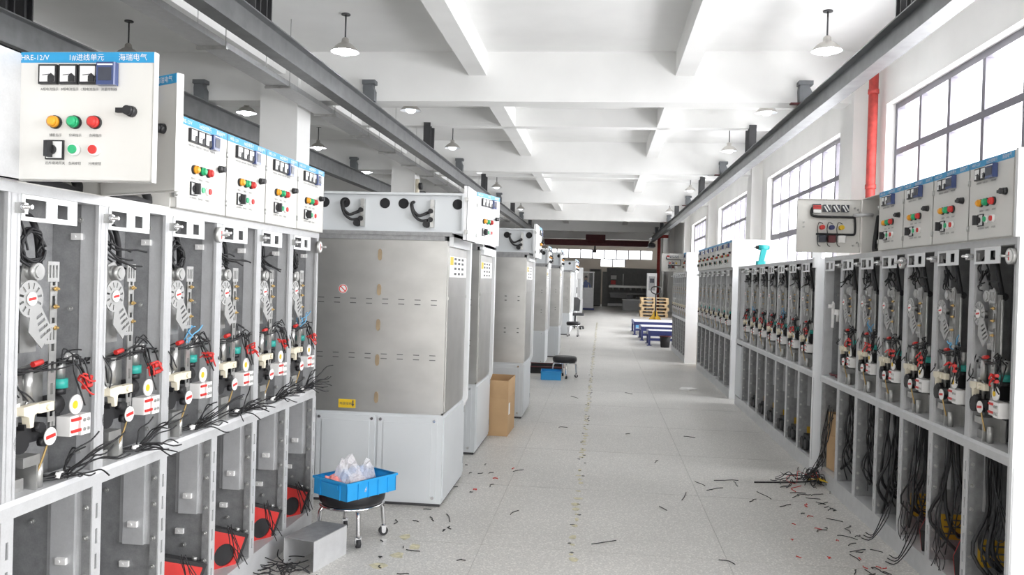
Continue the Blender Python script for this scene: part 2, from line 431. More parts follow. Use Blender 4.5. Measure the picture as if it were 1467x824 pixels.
part(o, 'hook_line', None, lambda b: (b.cyl((-.45, -.1, 3.3), (-.45, -.1, 3.95), .05), b.box(-.55, -.35, -.2, 0, 3.2, 3.35)), 'dark_steel')
for x in (-3.6, 2.83): part(o, 'end_carriage', 'endc', lambda b: (b.box(-.2, .2, -.9, .9, 3.58, 3.74), b.cyl((-.15, -.6, 3.7), (.15, -.6, 3.7), .12), b.cyl((-.15, .6, 3.7), (.15, .6, 3.7), .12)), 'dark_steel', (x, 0, 0))

# cable tray hung in front of the columns
tr = empty('cable_tray', (-4.435, 0, 0), label='galvanised cable tray hanging from rods beside the white columns', cat='cable tray')
part(tr, 'trough', None, lambda b: b.prism([(-.15,4.02),(.15,4.02),(.15,4.09),(.14,4.09),(.14,4.03),(-.14,4.03),(-.14,4.09),(-.15,4.09)], -2, 36, T=XZ), 'galvanised_light')
part(tr, 'cover', None, lambda b: b.box(-.139, .139, -2, 36, 4.07, 4.08), 'galvanised_light')
for k in range(19):
    y = 1.25+1.9*k
    part(tr, 'support_bar', 'tsb', lambda b: b.box(-.17, .19, -.02, .02, 3.985, 4.018), 'zinc', (0, y, 0))
    for x in (-.162, .172):
        part(tr, 'rod', None, lambda b: b.cyl((0,0,4.0), (0,0,4.92 if not any(m_-.05 < y < m_+.4 for m_ in MAIN) else 4.17), .005, n=6), 'zinc', (x, y, 0))

# pendant lamps
def lamp(x, y, label, lit, z=4.42):
    o = empty('pendant_lamp', (x, y, z), label=label, cat='lamp', group='bell shaped factory lamps')
    part(o, 'shade', 'lsh', lambda b: b.lathe([(.185,0),(.18,.012),(.13,.07),(.085,.105),(.05,.12),(.045,.17),(.025,.19),(.0,.19)], 24), 'lamp_shade')
    part(o, 'shade_inside', 'lsi', lambda b: b.lathe([(.183,.002),(.128,.064),(.083,.098),(0,.11)], 24), 'white_paint')
    part(o, 'bulb', 'lbu%d' % lit, lambda b: b.lathe([(0,-.045),(.05,-.04),(.085,-.015),(.095,.02),(.07,.07),(0,.09)], 18), 'lamp_glass' if lit else 'lamp_glass_dim')
    part(o, 'stem', 'lst', lambda b: (b.cyl((0,0,.18), (0,0,.5), .011, n=8), b.cyl((0,0,.484), (0,0,.5), .06, n=12)), 'dark_steel')
    if lit:
        l = bpy.data.lights.new('lamp_light', 'SPOT'); l.energy = 45; l.spot_size = 2.6; l.spot_blend = .6; l.shadow_soft_size = .1; l.color = (.9, .96, 1)
        lo = obj('lamp_light', l, o, (0, 0, -.06))
ORD = ['nearest', 'second', 'third', 'fourth', 'fifth', 'sixth', 'seventh', 'eighth']
for k, y in enumerate([10.55, 14.3, 18.4, 22.5, 26.3, 30.5, 34.2]):
    lamp(-3.44, y, ORD[k]+' bell lamp above the left crane rail'+(', glowing white' if k == 0 else ''), k == 0)
    lamp(2.68, y, ORD[k]+' bell lamp above the window-side crane rail'+(', glowing white' if k == 0 else ''), k == 0)
for k, (x, y) in enumerate([(-6.6, 10.78), (-6.6, 14.6), (-6.65, 18.6), (-6.75, 22.9)]):
    lamp(x, y, ORD[k]+' glowing bell lamp in the left bay behind the columns', True)
# red pipe
o = empty('standpipe', (3.62, 11.75, 0), label='flaking red painted pipe running up the wall between the windows', cat='pipe')
part(o, 'pipe', None, lambda b: b.cyl((0,0,0), (0,0,4.56), .062, n=16), 'red_pipe')
for z in (1.2, 2.9, 4.2): part(o, 'clamp', 'pcl', lambda b: b.cyl((0,0,-.03), (0,0,.03), .072, n=16), 'red_pipe', (0, 0, z))
o = empty('downpipe', (3.12, 46.5, 0), label='thin orange-red pipe against the far pillar', cat='pipe')
part(o, 'pipe', None, lambda b: b.cyl((0,0,0), (0,0,3.9), .09, n=10), 'red_pipe')
part(o, 'elbow', None, lambda b: b.tube([(0,0,3.9),(0,0,4.0),(.1,0,4.1),(.5,0,4.1)], .09, 10), 'red_pipe')
# pipe on the second left column
o = empty('conduit_pipe', (-4.64, 20.2, 0), label='thin pipe with an elbow on the second left column', cat='pipe')
part(o, 'pipe', None, lambda b: b.tube([(0,0,0),(0,0,3.65),(0,.0,3.73),(.08,0,3.75)], .05, 8), 'cream')
part(o, 'fitting', None, lambda b: b.cyl((.05,0,3.75), (.13,0,3.75), .09, n=12), 'black')

# ------------------------------------------------------------------ switchgear: control doors
CAP = {'cur': ['A相电流指示', 'B相电流指示', 'C相电流指示', '测量控制器'], 'lamp': ['储能指示', '分闸指示', '合闸指示'], 'btn': ['远方/就地开关', '合闸按钮', '分闸按钮']}
BOX_H = .365
def dial(b):      # one moving-coil meter: frame, face, needle
    b.box(-.027, .027, -.012, 0, -.027, .027, 0); b.box(-.022, .022, -.0128, -.011, -.021, .022, 1)
    b.box(-.014, .012, -.0135, -.0125, -.0025, -.0005, 0, T=Matrix.Rotation(-.1, 4, 'Y'))
    b.prism([(.004,-.021),(.022,-.021),(.022,-.006),(.013,.002),(.004,-.006)], .0127, .016, m=0, T=Matrix(((1,0,0),(0,0,-1),(0,1,0))))
def relay(wd):
    def f(b):
        b.cbox(-wd/2, wd/2, -.022, 0, -.031, .031, .003, 0); b.box(-wd/2+.009, wd/2-.009, -.0235, -.02, -.02, .016, 1)
        b.box(-wd/2+.006, wd/2-.006, -.0232, -.02, .022, .026, 2)
    return f
def indicator(b):
    b.cyl((0,0,0), (0,-.008,0), .0185, n=18, m=0); b.cyl((0,-.008,0), (0,-.02,0), .0165, .0155, n=18, m=1); b.cyl((0,-.02,0), (0,-.026,0), .0155, .009, n=18, m=1)
def button(b):
    b.cyl((0,0,0), (0,-.012,0), .0175, .016, n=18, m=0); b.cyl((0,-.012,0), (0,-.017,0), .0125, .0115, n=18, m=1)
def selector(b):
    b.box(-.027, .027, -.006, 0, -.027, .027, 0); b.box(-.023, .023, -.0068, -.0055, -.023, .023, 1)
    b.cyl((-.006,-.006,0), (-.006,-.016,0), .014, n=14, m=0); b.box(-.012, 0, -.034, -.012, -.022, .022, 0)
def latch(b):
    b.cyl((0,0,0), (0,-.016,0), .016, .014, n=14, m=0); b.box(-.034, .004, -.024, -.014, -.0065, .0065, 0); b.cyl((0,-.014,0), (0,-.027,0), .013, n=14, m=0)
def door_pan(W):
    def f(b):
        H = BOX_H-.006; b.box(0, W, -.003-.017, -.017, 0, H)
        b.box(0, .004, -.02, .004, 0, H); b.box(W-.004, W, -.02, .004, 0, H); b.box(0, W, -.02, .004, 0, .004); b.box(0, W, -.02, .004, H-.004, H)
    return f
def control_door(cab, x0, z0, W, ang, meters=3, words=('HRE-12/V', '1#进线单元', '海瑞电气'), captions=True, blank=False, inside=False, y0=0.0, plain='door_paint'):
    D = part(cab, 'control_door', 'cdoor%.3f%s' % (W, plain), door_pan(W), plain, (x0, y0-.004, z0), (0, 0, -ang))
    Y = -.0202
    R90 = (PI/2, 0, 0)
    for z in (.055, BOX_H-.1):
        part(D, 'hinge', 'hinge', lambda b: (b.box(-.014, .012, -.008, .004, -.014, .014, 0), b.cyl((-.004,-.01,-.012), (-.004,-.01,.012), .005, n=8, m=0)), ['zinc'], (0, Y+.008, z))
    if blank:
        return D
    part(D, 'blue_stripe', 'bst%.3f' % W, lambda b: b.box(.001, W-.001, -.0012, 0, BOX_H-.036, BOX_H-.007), 'blue_stripe', (0, Y, 0))
    if words:
        for s_, x, al in ((words[0], .02, 'LEFT'), (words[1], W*.52, 'CENTER'), (words[2], W-.02, 'RIGHT')):
            obj('stripe_lettering', text_mesh(s_, .021, 'white_plastic', al), D, (x, Y-.002, BOX_H-.029), R90)
    k = W/.41
    if meters == 3:
        xs = [.106, .166, .224]; rx, rw = .281, .056
    else:
        xs = [.095, .155]; rx, rw = .232, .078
    for x in xs: part(D, 'meter', 'meter', dial, ['black', 'paper'], (x*k, Y, .295))
    part(D, 'protection_relay', 'relay%.3f' % rw, relay(rw), ['relay_blue', 'relay_screen', 'paper'], (rx*k, Y, .295))
    lx = [.127, .185, .244]
    for x, c in zip(lx, ('orange', 'green', 'red')): part(D, 'indicator_lamp', 'ind'+c, indicator, ['black', c], (x*k, Y, .163), label=c+' indicator lamp')
    part(D, 'selector_switch', 'sel', selector, ['black', 'paper'], (lx[0]*k, Y, .086))
    for x, c in zip(lx[1:], ('green', 'red')): part(D, 'push_button', 'btn'+c, button, ['white_plastic', c], (x*k, Y, .087), label=c+' push button with pale ring')
    part(D, 'latch', 'latch', latch, ['black'], (.348*k, Y, .194))
    if captions:
        for row, x_, z in ((CAP['cur'] if meters == 3 else CAP['cur'][:2]+CAP['cur'][3:], xs+[rx], .252), (CAP['lamp'], lx, .124), (CAP['btn'], lx, .046)):
            for s_, x in zip(row, x_): obj('caption', text_mesh(s_, .0095, 'ink', 'CENTER'), D, (x*k, Y-.0008, z), R90)
    if inside:      # the wired back of the door
        yb = -.016
        for x in (.106, .166, .226):
            part(D, 'meter_back', 'mback', lambda b: (b.box(-.023, .023, 0, .03, -.024, .024, 0), b.box(-.004, .004, .03, .034, -.022, .022, 1, T=Matrix.Rotation(.55, 4, 'Y') @ Matrix.Translation((-.009,0,0))), b.box(-.004, .004, .03, .034, -.022, .022, 1, T=Matrix.Rotation(.55, 4, 'Y') @ Matrix.Translation((.008,0,0)))), ['relay_screen', 'paper'], (x, yb, .295))
        part(D, 'relay_back', 'rback', lambda b: (b.box(-.026, .026, 0, .03, -.03, .03, 0), b.box(-.026, .026, .03, .04, .012, .02, 1), b.box(-.024, .024, .03, .042, -.03, -.008, 2), b.box(-.026, .026, .03, .037, -.004, .008, 1)), ['relay_screen', 'red', 'paper'], (.291, yb, .293))
        for x, c in ((.127, 'yellow'), (.19, 'navy'), (.252, 'red')):
            part(D, 'lamp_back', 'lback'+c, lambda b: (b.cyl((0,0,0), (0,.04,0), .016, n=12), b.cyl((0,.04,0), (0,.046,0), .007, n=8)), c, (x, yb, .168))
        for x, c in ((.127, 'white_plastic'), (.19, 'maroon'), (.252, 'relay_screen')):
            part(D, 'switch_back', 'sback'+c, lambda b: b.cbox(-.024, .024, 0, .05, -.023, .023, .006), c, (x, yb, .09))
        def harness(b):
            y = yb+.02
            b.tube([(.318,y,.3),(.325,y,.27),(.31,y,.243),(.2,y,.238),(.06,y,.238),(.045,y,.235)], .0085, 7, smooth=3)
            b.tube([(.045,y,.24),(.04,y,.2),(.038,y,.15),(.042,y,.128),(.06,y,.122),(.2,y,.122),(.29,y,.122)], .0075, 7, smooth=3)
            for x in (.127, .19, .252):
                b.tube([(x+.025,y,.122),(x+.032,y+.01,.16),(x+.025,y+.02,.2),(x,y+.02,.19)], .0028, 5)
                b.tube([(x+.025,y,.122),(x+.032,y+.01,.09),(x+.028,y+.02,.05),(x+.012,y+.02,.04)], .0028, 5)
        part(D, 'wiring_harness', None, harness, 'cable_black')
        part(D, 'conduit', None, lambda b: b.tube([(.05,.0,.25),(.01,.03,.252),(-.06,.02,.256),(-.1,-.12,.262),(-.1,-.2,.262)], .012, 8), 'galvanised_light')
        for x, z in ((.04, .3), (.045, .05), (.37, .2), (.37, .17), (.02, .29), (.02, .07)):
            part(D, 'stud', 'stud', lambda b: b.cyl((0,0,0), (0,.016,0), .006, n=8), 'zinc', (x, yb, z))
    return D

# ------------------------------------------------------------------ switchgear: open feeder cabinets
ZR, ZT, ZTOP = .775, 1.735, 2.10         # mid rail underside, top of mechanism bay, top of control box
def lever_plate(b):
    outer = []
    for i in range(25):
        a = math.radians(-28) + i*math.radians(296)/24
        outer.append((.055*math.cos(a), .055*math.sin(a)))
    outer += [(-.006, -.098), (.052, -.150), (.098, -.098)]
    holes = []
    for i in range(10):
        a = math.radians(-20)+i*math.radians(31)
        cx, cy = .039*math.cos(a), .039*math.sin(a); ca, sa = math.cos(a), math.sin(a)
        holes.append([(cx+ca*p-sa*q, cy+sa*p+ca*q) for p, q in ((-.009,-.0035),(.009,-.0035),(.009,.0035),(-.009,.0035))])
    ux, uy = .47, -.88; vx, vy = .88, .47
    for i in range(4):
        t = .066+i*.02; cx, cy = ux*t+.008, uy*t+.006; hw = .014+.0035*i
        holes.append([(cx+vx*p+ux*q, cy+vy*p+uy*q) for p, q in ((-hw,-.0045),(hw,-.0045),(hw,.0045),(-hw,.0045))])
    b.prism(outer, 0, .003, holes, T=XZ)
def hub_disc(r):
    def f(b):
        b.cyl((0,0,0), (0,-.004,0), r, n=20, m=0); b.box(-r*.8, r*.8, -.0048, -.003, -r*.2, r*.2, 1, T=Matrix.Rotation(-.12, 4, 'Y'))
    return f
def slotted_bar(h, wd, t=.012, n=7):
    def f(b):
        hs = [rect(-wd*.2, wd*.2, h*(i+.25)/n, h*(i+.78)/n) for i in range(n)]
        b.prism(rect(-wd/2, wd/2, 0, h), 0, .003, hs, T=XZ)
        b.box(wd/2-.002, wd/2, 0, t*2, 0, h)
    return f
def clip(b): b.box(-.012, 0, -.018, .018, -.011, .011, 0); b.cyl((-.012,.004,0), (-.016,.004,0), .005, n=8, m=0)
def bolt(b): b.cyl((0,0,0), (-.006,0,0), .009, n=8); b.cyl((-.006,0,0), (-.014,0,0), .005, n=6)
def wires(b, r, n, a, c, spread, sag, rad=.0028, m=0, mid=None):
    for i in range(n):
        p = Vector(a)+Vector((r.uniform(-1,1), r.uniform(-1,1), r.uniform(-1,1)))*.012
        q = Vector(c)+Vector((r.uniform(-1,1)*spread[0], r.uniform(-1,1)*spread[1], r.uniform(-1,1)*spread[2]))
        k = (p+q)/2 + Vector((r.uniform(-.02,.02), r.uniform(-.02,.02), -sag*r.uniform(.5,1.4)))
        b.tube([p, p.lerp(k, .5), k, k.lerp(q, .6)+Vector((r.uniform(-.012,.012),)*3), q], rad, 5, m, smooth=3)

def cabinet(name, loc, rz, W, label, group, seed, ctrl='door', ang=0.0, meters=3, words=('HRE-12/V', '1#进线单元', '海瑞电气'),
            mech=True, lower='plain', gauge=False, ends=(False, False), level=2, sx=1.0, sheaf=False, coil='coil', side='right', inside=False, cat='switchgear cabinet'):
    r = random.Random(seed)
    o = empty(name, loc, rz, label=label, cat=cat, group=group)
    k = '%.3f' % W
    # carcass
    part(o, 'plinth', 'plinth'+k, lambda b: (b.box(0, W, 0, .02, 0, .115), b.box(0, W, .02, .12, .105, .115)), 'galvanised_light')
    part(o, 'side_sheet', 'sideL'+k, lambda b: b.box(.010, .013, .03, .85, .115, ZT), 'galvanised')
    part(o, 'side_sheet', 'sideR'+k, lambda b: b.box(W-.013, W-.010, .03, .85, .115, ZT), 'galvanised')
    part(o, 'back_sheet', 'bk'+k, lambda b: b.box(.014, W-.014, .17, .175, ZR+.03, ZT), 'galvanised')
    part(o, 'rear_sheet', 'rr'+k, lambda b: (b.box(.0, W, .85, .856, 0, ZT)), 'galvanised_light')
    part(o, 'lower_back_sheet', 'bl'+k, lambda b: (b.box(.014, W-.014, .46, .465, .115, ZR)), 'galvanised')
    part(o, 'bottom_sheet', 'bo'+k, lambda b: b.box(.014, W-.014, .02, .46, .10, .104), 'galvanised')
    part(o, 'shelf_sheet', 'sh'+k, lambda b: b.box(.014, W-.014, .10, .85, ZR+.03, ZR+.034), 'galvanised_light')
    part(o, 'mid_rail', 'mr'+k, lambda b: b.prism([(-.006,ZR),(-.006,ZR+.036),(0,ZR+.05),(.10,ZR+.056),(.10,ZR+.046),(.006,ZR+.04),(.006,ZR)], 0, W, T=YZ), 'galvanised_light')
    part(o, 'top_rail', 'tp'+k, lambda b: (b.box(0, W, -.002, .05, ZT-.03, ZT), b.box(0, W, .05, .85, ZT-.006, ZT)), 'galvanised_light')
    for x in (0, W-.026):
        part(o, 'front_post', 'fp', lambda b: (b.box(0, .026, 0, .012, ZR+.045, ZT-.03), b.box(.011, .015, .0, .07, ZR+.045, ZT-.03)), 'galvanised_light', (x, 0, 0))
        part(o, 'lower_post', 'lp', lambda b: b.box(0, .026, .006, .035, .115, ZR), 'galvanised', (x, 0, 0))
    part(o, 'slotted_strip', 'sst', lambda b: b.prism(rect(0, .05, .115, ZR), 0, .005, [rect(.019, .031, .15+.085*i, .20+.085*i) for i in range(7)], T=XZ), 'galvanised_light', (W-.026, 0, 0))
    if ends[0]: part(o, 'end_panel', 'epa', lambda b: b.box(-.022, 0, -.004, .87, 0, ZT), 'white_paint')
    if ends[1]: part(o, 'end_panel', 'epb', lambda b: b.box(0, .022, -.004, .87, 0, ZT), 'white_paint', (W, 0, 0))
    # control box
    if ctrl:
        def cb(b):
            D_ = .52
            b.box(0, W, 0, D_, ZT, ZT+.004); b.box(0, W, 0, D_, ZTOP-.004, ZTOP); b.box(0, .003, 0, D_, ZT, ZTOP); b.box(W-.003, W, 0, D_, ZT, ZTOP); b.box(0, W, D_-.003, D_, ZT, ZTOP)
        part(o, 'control_box', 'cbx'+k, cb, 'door_paint')
        if ends[0]: part(o, 'box_end_panel', 'bep', lambda b: b.box(-.02, 0, -.02, .60, ZT, ZTOP+.004), 'white_paint')
        if ends[1]: part(o, 'box_end_panel', 'bep2', lambda b: b.box(0, .02, -.02, .60, ZT, ZTOP+.004), 'white_paint', (W, 0, 0))
        control_door(o, .003, ZT+.003, W-.006, ang, meters, words, captions=level > 1, blank=(ctrl == 'blank'), inside=inside, plain='galvanised_light' if ctrl == 'blank' else 'door_paint')
        if ang > .2:
            def guts(b):
                b.box(.05, W-.05, .30, .33, ZT+.05, ZTOP-.06, 0)
                for q in range(6): b.box(.07+.05*q, .105+.05*q, .22, .30, ZT+.08, ZT+.2, 0)
                b.tube([(.03,.1,ZT+.25),(.12,.05,ZT+.03),(.25,.04,ZT+.015),(W-.05,.06,ZT+.03),(W-.04,.2,ZTOP-.1)], .016, 8, 0)
            part(o, 'terminal_rack', None, guts, ['rubber'])
    if not mech: 
        return o
    # ---- mechanism bay
    part(o, 'cutout_plate', 'cpl', lambda b: b.prism(rect(0, .25, 0, .076), 0, .003, [rect(.014, .105, .012, .064), rect(.155, .205, .016, .058)], T=XZ), 'white_paint', (.025, -.004, 1.628))
    part(o, 'plate_arm', 'cpa', lambda b: (b.box(-.055, 0, 0, .006, .02, .05), b.box(-.062, -.055, -.035, .006, .02, .05)), 'zinc', (.062, .004, 1.628))
    part(o, 'hinge_bolt', 'hb', lambda b: (b.cyl((.006,.004,0), (.006,-.05,0), .006, n=8), b.cyl((.006,-.02,0), (.006,-.032,0), .012, n=6)), 'chrome', (0, 0, 1.665))
    for z, x1 in ((1.482, .19), (1.397, .10), (1.319, .12)):
        part(o, 'shaft', 'sft%.2f' % x1, lambda b: b.cyl((.016,0,0), (x1,0,0), .0175, n=10), 'dark_steel', (0, .06, z))
    part(o, 'bracket_plate', 'bkp', lambda b: b.prism([(.19,1.24),(.262,1.24),(.262,1.50),(.235,1.522),(.20,1.51),(.19,1.47)], .118, .122, T=XZ), 'zinc', (-.105, -.078, 0))
    part(o, 'bushing', 'bsh', lambda b: (b.cyl((0,0,0), (0,-.03,0), .026, n=14), b.cyl((0,-.03,0), (0,-.034,0), .019, n=14)), 'zinc', (.123, .040, 1.482))
    lv = part(o, 'lever_plate', 'lev', lever_plate, 'lever_steel', (.078, .002, 1.402))
    part(lv, 'hub', 'hub', hub_disc(.020), ['white_plastic', 'red'], (0, -.002, 0))
    part(lv, 'pivot', 'pvt', lambda b: b.cyl((0,.003,0), (0,.045,0), .012, n=10), 'zinc')
    part(o, 'slotted_bar', 'sbar', slotted_bar(.47, .034), 'zinc', (.20, .016, 1.02))
    part(o, 'slot_bracket', 'sbk', lambda b: b.prism(rect(0, .052, 0, .062), 0, .004, [rect(.006+.015*i, .014+.015*i, .012, .05) for i in range(3)], T=XZ), 'lever_steel', (.16, .008, 1.452))
    part(o, 'slot_bracket', 'sbk', None, 'lever_steel', (.152, .008, 1.262))
    for z in (1.43, 1.375, 1.31): part(o, 'stud_bolt', 'brs', lambda b: (b.cyl((0,0,0), (0,-.018,0), .0035, n=6), b.cyl((0,-.004,0), (0,-.010,0), .008, n=6)), 'brass', (.20, .016, z))
    part(o, 'link_rod', 'lrod', lambda b: (b.cyl((0,0,1.0), (0,0,1.47), .006, n=8), b.box(-.012, .012, -.004, .004, 1.0, 1.05)), 'zinc', (.228, .035, 0))
    # springs, dampers, cams low in the bay
    part(o, 'damper', 'dmp', lambda b: (b.cyl((0,0,1.03), (0,0,1.15), .024, n=14), b.cyl((0,0,1.15), (0,0,1.19), .018, n=12), b.cyl((0,0,.99), (0,0,1.03), .01, n=10)), 'galvanised', (.048, .04, 0))
    part(o, 'drive_plate', 'dpl', lambda b: (b.prism([(.11,1.05),(.29,1.05),(.29,1.19),(.25,1.205),(.11,1.18)], .135, .139, T=XZ), b.box(.13, .135, .10, .137, 1.06, 1.17)), 'zinc', (-.085, -.085, 0))
    part(o, 'spring_rod', 'spr', lambda b: (b.cyl((0,0,1.1), (0,0,1.19), .014, n=10), b.tube([(0,0,1.1),(.012,0,1.07),(0,0,1.04),(-.012,0,1.07),(0,0,1.1)], .0035, 6), b.box(-.006, .006, -.004, .004, .98, 1.05)), 'zinc', (.10, .022, 0))
    part(o, 'cam', 'cam', lambda b: (b.cyl((0,0,0), (0,-.02,0), .022, n=14), b.cyl((0,-.02,0), (0,-.028,0), .01, n=8)), 'zinc', (.062, .045, 1.10))
    def gear(b):
        b.cyl((.09,.08,.99), (.19,.08,.998), .020, n=10); b.cyl((.11,.10,.985), (.11,.05,.985), .034, n=14); b.box(.14, .23, .06, .11, .975, 1.015)
        b.cyl((.17,.055,1.02), (.17,.03,1.02), .015, n=10); b.box(.03, .10, .09, .11, .99, 1.01); b.cyl((.2,.06,.97), (.2,.04,.97), .014, n=8); b.box(.12, .15, .05, .09, 1.01, 1.035)
    part(o, 'latch_mechanism', 'gearm', gear, 'black', (-.06, -.05, 0))
    part(o, 'cream_lever', 'crl', lambda b: b.prism([(-.035,.018),(.03,.022),(.034,-.002),(.012,-.01),(.008,-.045),(-.006,-.046),(-.012,-.014),(-.034,-.006)], -.012, .012, T=XZ), 'cream', (.075, .0, 1.07))
    part(o, 'cream_cam', 'crc', lambda b: (b.cbox(-.035, .035, -.014, .014, -.014, .014, .006), b.cyl((.0,-.014,0), (0,-.022,0), .009, n=8)), 'cream', (.145, .002, 1.075))
    part(o, 'name_tag', 'ntg', lambda b: b.box(0, .024, 0, .002, 0, .038), 'paper', (.03, .01, 1.06))
    part(o, 'position_disc', 'pdisc', hub_disc(.027), ['white_plastic', 'red'], (.155, -.012, .985))
    part(o, 'disc_arm', 'pda', lambda b: b.tube([(0,.002,0),(-.004,.012,-.05),(-.012,.03,-.11)], .0035, 5), 'brass', (.155, -.012, .985))
    part(o, 'yellow_dial', 'ydial', lambda b: (b.cyl((0,0,0), (0,-.006,0), .031, n=22, m=0), b.cyl((-.008,-.006,0), (-.008,-.0072,0), .013, n=14, m=1)), ['white_plastic', 'yellow'], (.285, -.004, 1.062))
    part(o, 'coil', 'tcoil', lambda b: (b.cyl((0,0,0), (0,0,.03), .026, n=14, m=0), b.cyl((0,0,.03), (0,0,.09), .017, n=12, m=1), b.cyl((0,0,-.02), (0,0,0), .02, n=12, m=2)), ['teal', 'zinc', 'black'], (.268, .04, 1.115))
    part(o, 'dark_motor', 'dmot', lambda b: (b.cyl((.29,.12,1.065), (.345,.12,1.065), .033, n=14), b.box(.30, .34, .10, .15, 1.03, 1.05)), 'black', (-.085, -.075, 0))
    def block(b):
        b.box(0, .042, .004, .05, 0, .062, 0); b.box(.05, .098, 0, .052, -.004, .062, 0); b.box(.042, .05, .01, .045, .006, .056, 1)
        for zz in (.01, .046): b.box(.004, .05, -.002, .004, zz, zz+.009, 1)
        for xx in (.064, .084):
            for zz in (.014, .044): b.cyl((xx,0,zz), (xx,-.004,zz), .006, n=8, m=2)
    part(o, 'terminal_block', 'tblk', block, ['white_plastic', 'red', 'zinc'], (.245, -.02, .966))
    part(o, 'foot_bracket', 'fbr', lambda b: (b.box(.215, .222, .04, .12, ZR+.05, .93), b.box(.215, .27, .115, .12, ZR+.05, .93), b.box(.15, .222, .035, .12, .905, .935), b.cyl((.25,.06,ZR+.05), (.25,.06,.90), .014, n=8), b.box(.1, .2, .07, .12, ZR+.05, ZR+.09)), 'zinc', (-.085, -.03, 0))
    # clips and bolts on the visible inner wall
    wx = W-.0135
    if side == 'right':
        for y, z in ((.08, 1.60), (.10, 1.20)): part(o, 'wall_clip', 'clipR', clip, 'white_plastic', (wx, y, z))
        for y, z in ((.07, 1.655), (.10, 1.36), (.06, .885)): part(o, 'wall_bolt', 'boltR', bolt, 'zinc', (wx, y, z))
    else:
        for y, z in ((.07, 1.655), (.12, 1.1), (.05, 1.3)): part(o, 'wall_bolt', 'boltL', bolt, 'zinc', (.0135, y, z), (0, 0, PI))
    # wiring in the bay
    if level > 0:
        def harness(b):
            wires(b, r, 7, (.03,.09,1.19), (.34,.07,1.205), (.03,.02,.015), .01, .003, 0)
            wires(b, r, 6, (.34,.06,1.21), (.375,.04,1.09), (.02,.02,.04), -.03, .003, 0)
            wires(b, r, 3, (.30,.08,1.2), (.36,.05,1.22), (.02,.02,.02), -.03, .0025, 0)
            wires(b, r, 3, (.06,.08,1.24), (.10,.05,1.10), (.03,.02,.02), .02, .0025, 0)
            wires(b, r, 4, (.345,.05,1.14), (.355,.02,1.12), (.03,.02,.03), -.02, .0032, 1)
            b.cyl((.36,.035,1.115), (.395,.03,1.12), .008, n=6, m=1); b.cyl((.36,.035,1.14), (.395,.03,1.145), .008, n=6, m=1)
            b.cyl((.17,.07,1.205), (.21,.07,1.21), .009, n=6, m=1)
            if seed % 3 == 1: wires(b, r, 4, (.25,.08,1.2), (.3,.05,1.27), (.06,.02,.03), 0, .003, 2)
        part(o, 'wiring', None, harness, ['cable_black', 'red', 'light_blue'], (-.06, -.055, 0))
        def upper_cables(b):
            b.tube([(.11,.12,1.70),(.15,.10,1.66),(.20,.10,1.64),(.23,.1,1.58),(.255,.11,1.48)], .010, 7)
            wires(b, r, 3, (.11,.08,1.66), (.16,.08,1.55), (.03,.02,.03), .0, .0035)
            if coil == 'coil':
                for q in range(6):
                    R_ = .045+r.uniform(-.006,.010); cx, cz = .185+r.uniform(-.008,.008), 1.555+r.uniform(-.008,.008)
                    b.tube([(cx+R_*math.cos(t*PI/6), .085+r.uniform(-.01,.01), cz+R_*math.sin(t*PI/6)) for t in range(13)], .0042, 5, smooth=2)
            else:
                wires(b, r, 6, (.1,.1,1.60), (.26,.05,1.54), (.07,.04,.05), .02, .0035)
        part(o, 'cable', None, upper_cables, 'cable_black', (-.07, -.055, 0))
    if sheaf:
        def sh(b):
            wires(b, r, 7, (.20,.09,ZR+.062), (.30,.02,ZR+.072), (.01,.012,.008), -.004, .0042)
            wires(b, r, 15, (.30,.02,ZR+.072), (.35+.05*r.random(),-.06,ZR+.11), (.10,.06,.085), -.01, .0027)
            for q in range(3): b.cyl((.27+.015*q,.03,ZR+.065), (.275+.015*q,.028,ZR+.082), .009, n=6, m=1)
        part(o, 'wire_sheaf', None, sh, ['cable_black', 'white_plastic'], (-.045, -.02, 0))
    if gauge:
        part(o, 'pressure_gauge', 'gauge', lambda b: (b.cyl((0,0,0), (0,-.02,0), .034, n=20, m=0), b.cyl((0,-.02,0), (0,-.021,0), .028, n=20, m=1), b.box(-.003, .003, -.0225, -.02, -.018, .018, 2), b.cyl((0,-.02,0), (0,-.055,0), .005, n=8, m=0)), ['zinc', 'paper', 'red'], (W-.028, -.002, 1.655))
    # ---- cable bay
    if side == 'right':
        def hat(b):
            b.box(wx-.002, wx, .04, .165, .44, ZR-.005); b.box(wx-.016, wx-.002, .06, .064, .44, ZR-.005); b.box(wx-.016, wx-.012, .064, .14, .44, ZR-.005); b.box(wx-.016, wx-.002, .14, .144, .44, ZR-.005)
        part(o, 'hat_channel', 'hat'+k, hat, 'galvanised_light')
        for y, z in ((.10, .52), (.14, .36)): part(o, 'wall_clip', 'clipR', clip, 'white_plastic', (wx-(.016 if z > .45 else 0), y, z))
        for y, z in ((.10, .72), (.22, .64), (.12, .30), (.02, .70), (.02, .60), (.02, .47), (.02, .36), (.02, .24)): part(o, 'wall_bolt', 'boltR', bolt, 'zinc', (wx if y > .05 else W-.026, y, z))
    else:
        for y, z in ((.02, .70), (.02, .60), (.02, .49), (.02, .38), (.02, .27), (.02, .17)): part(o, 'wall_bolt', 'boltL', bolt, 'zinc', (.026, y, z), (0, 0, PI))
        for y, z in ((.25, .62), (.30, .35), (.22, .45)): part(o, 'wall_bolt', 'boltL', bolt, 'zinc', (.0135, y, z), (0, 0, PI))
        part(o, 'drop_strip', 'dst', lambda b: b.box(.0135, .022, .075, .10, .48, ZR), 'galvanised_light')
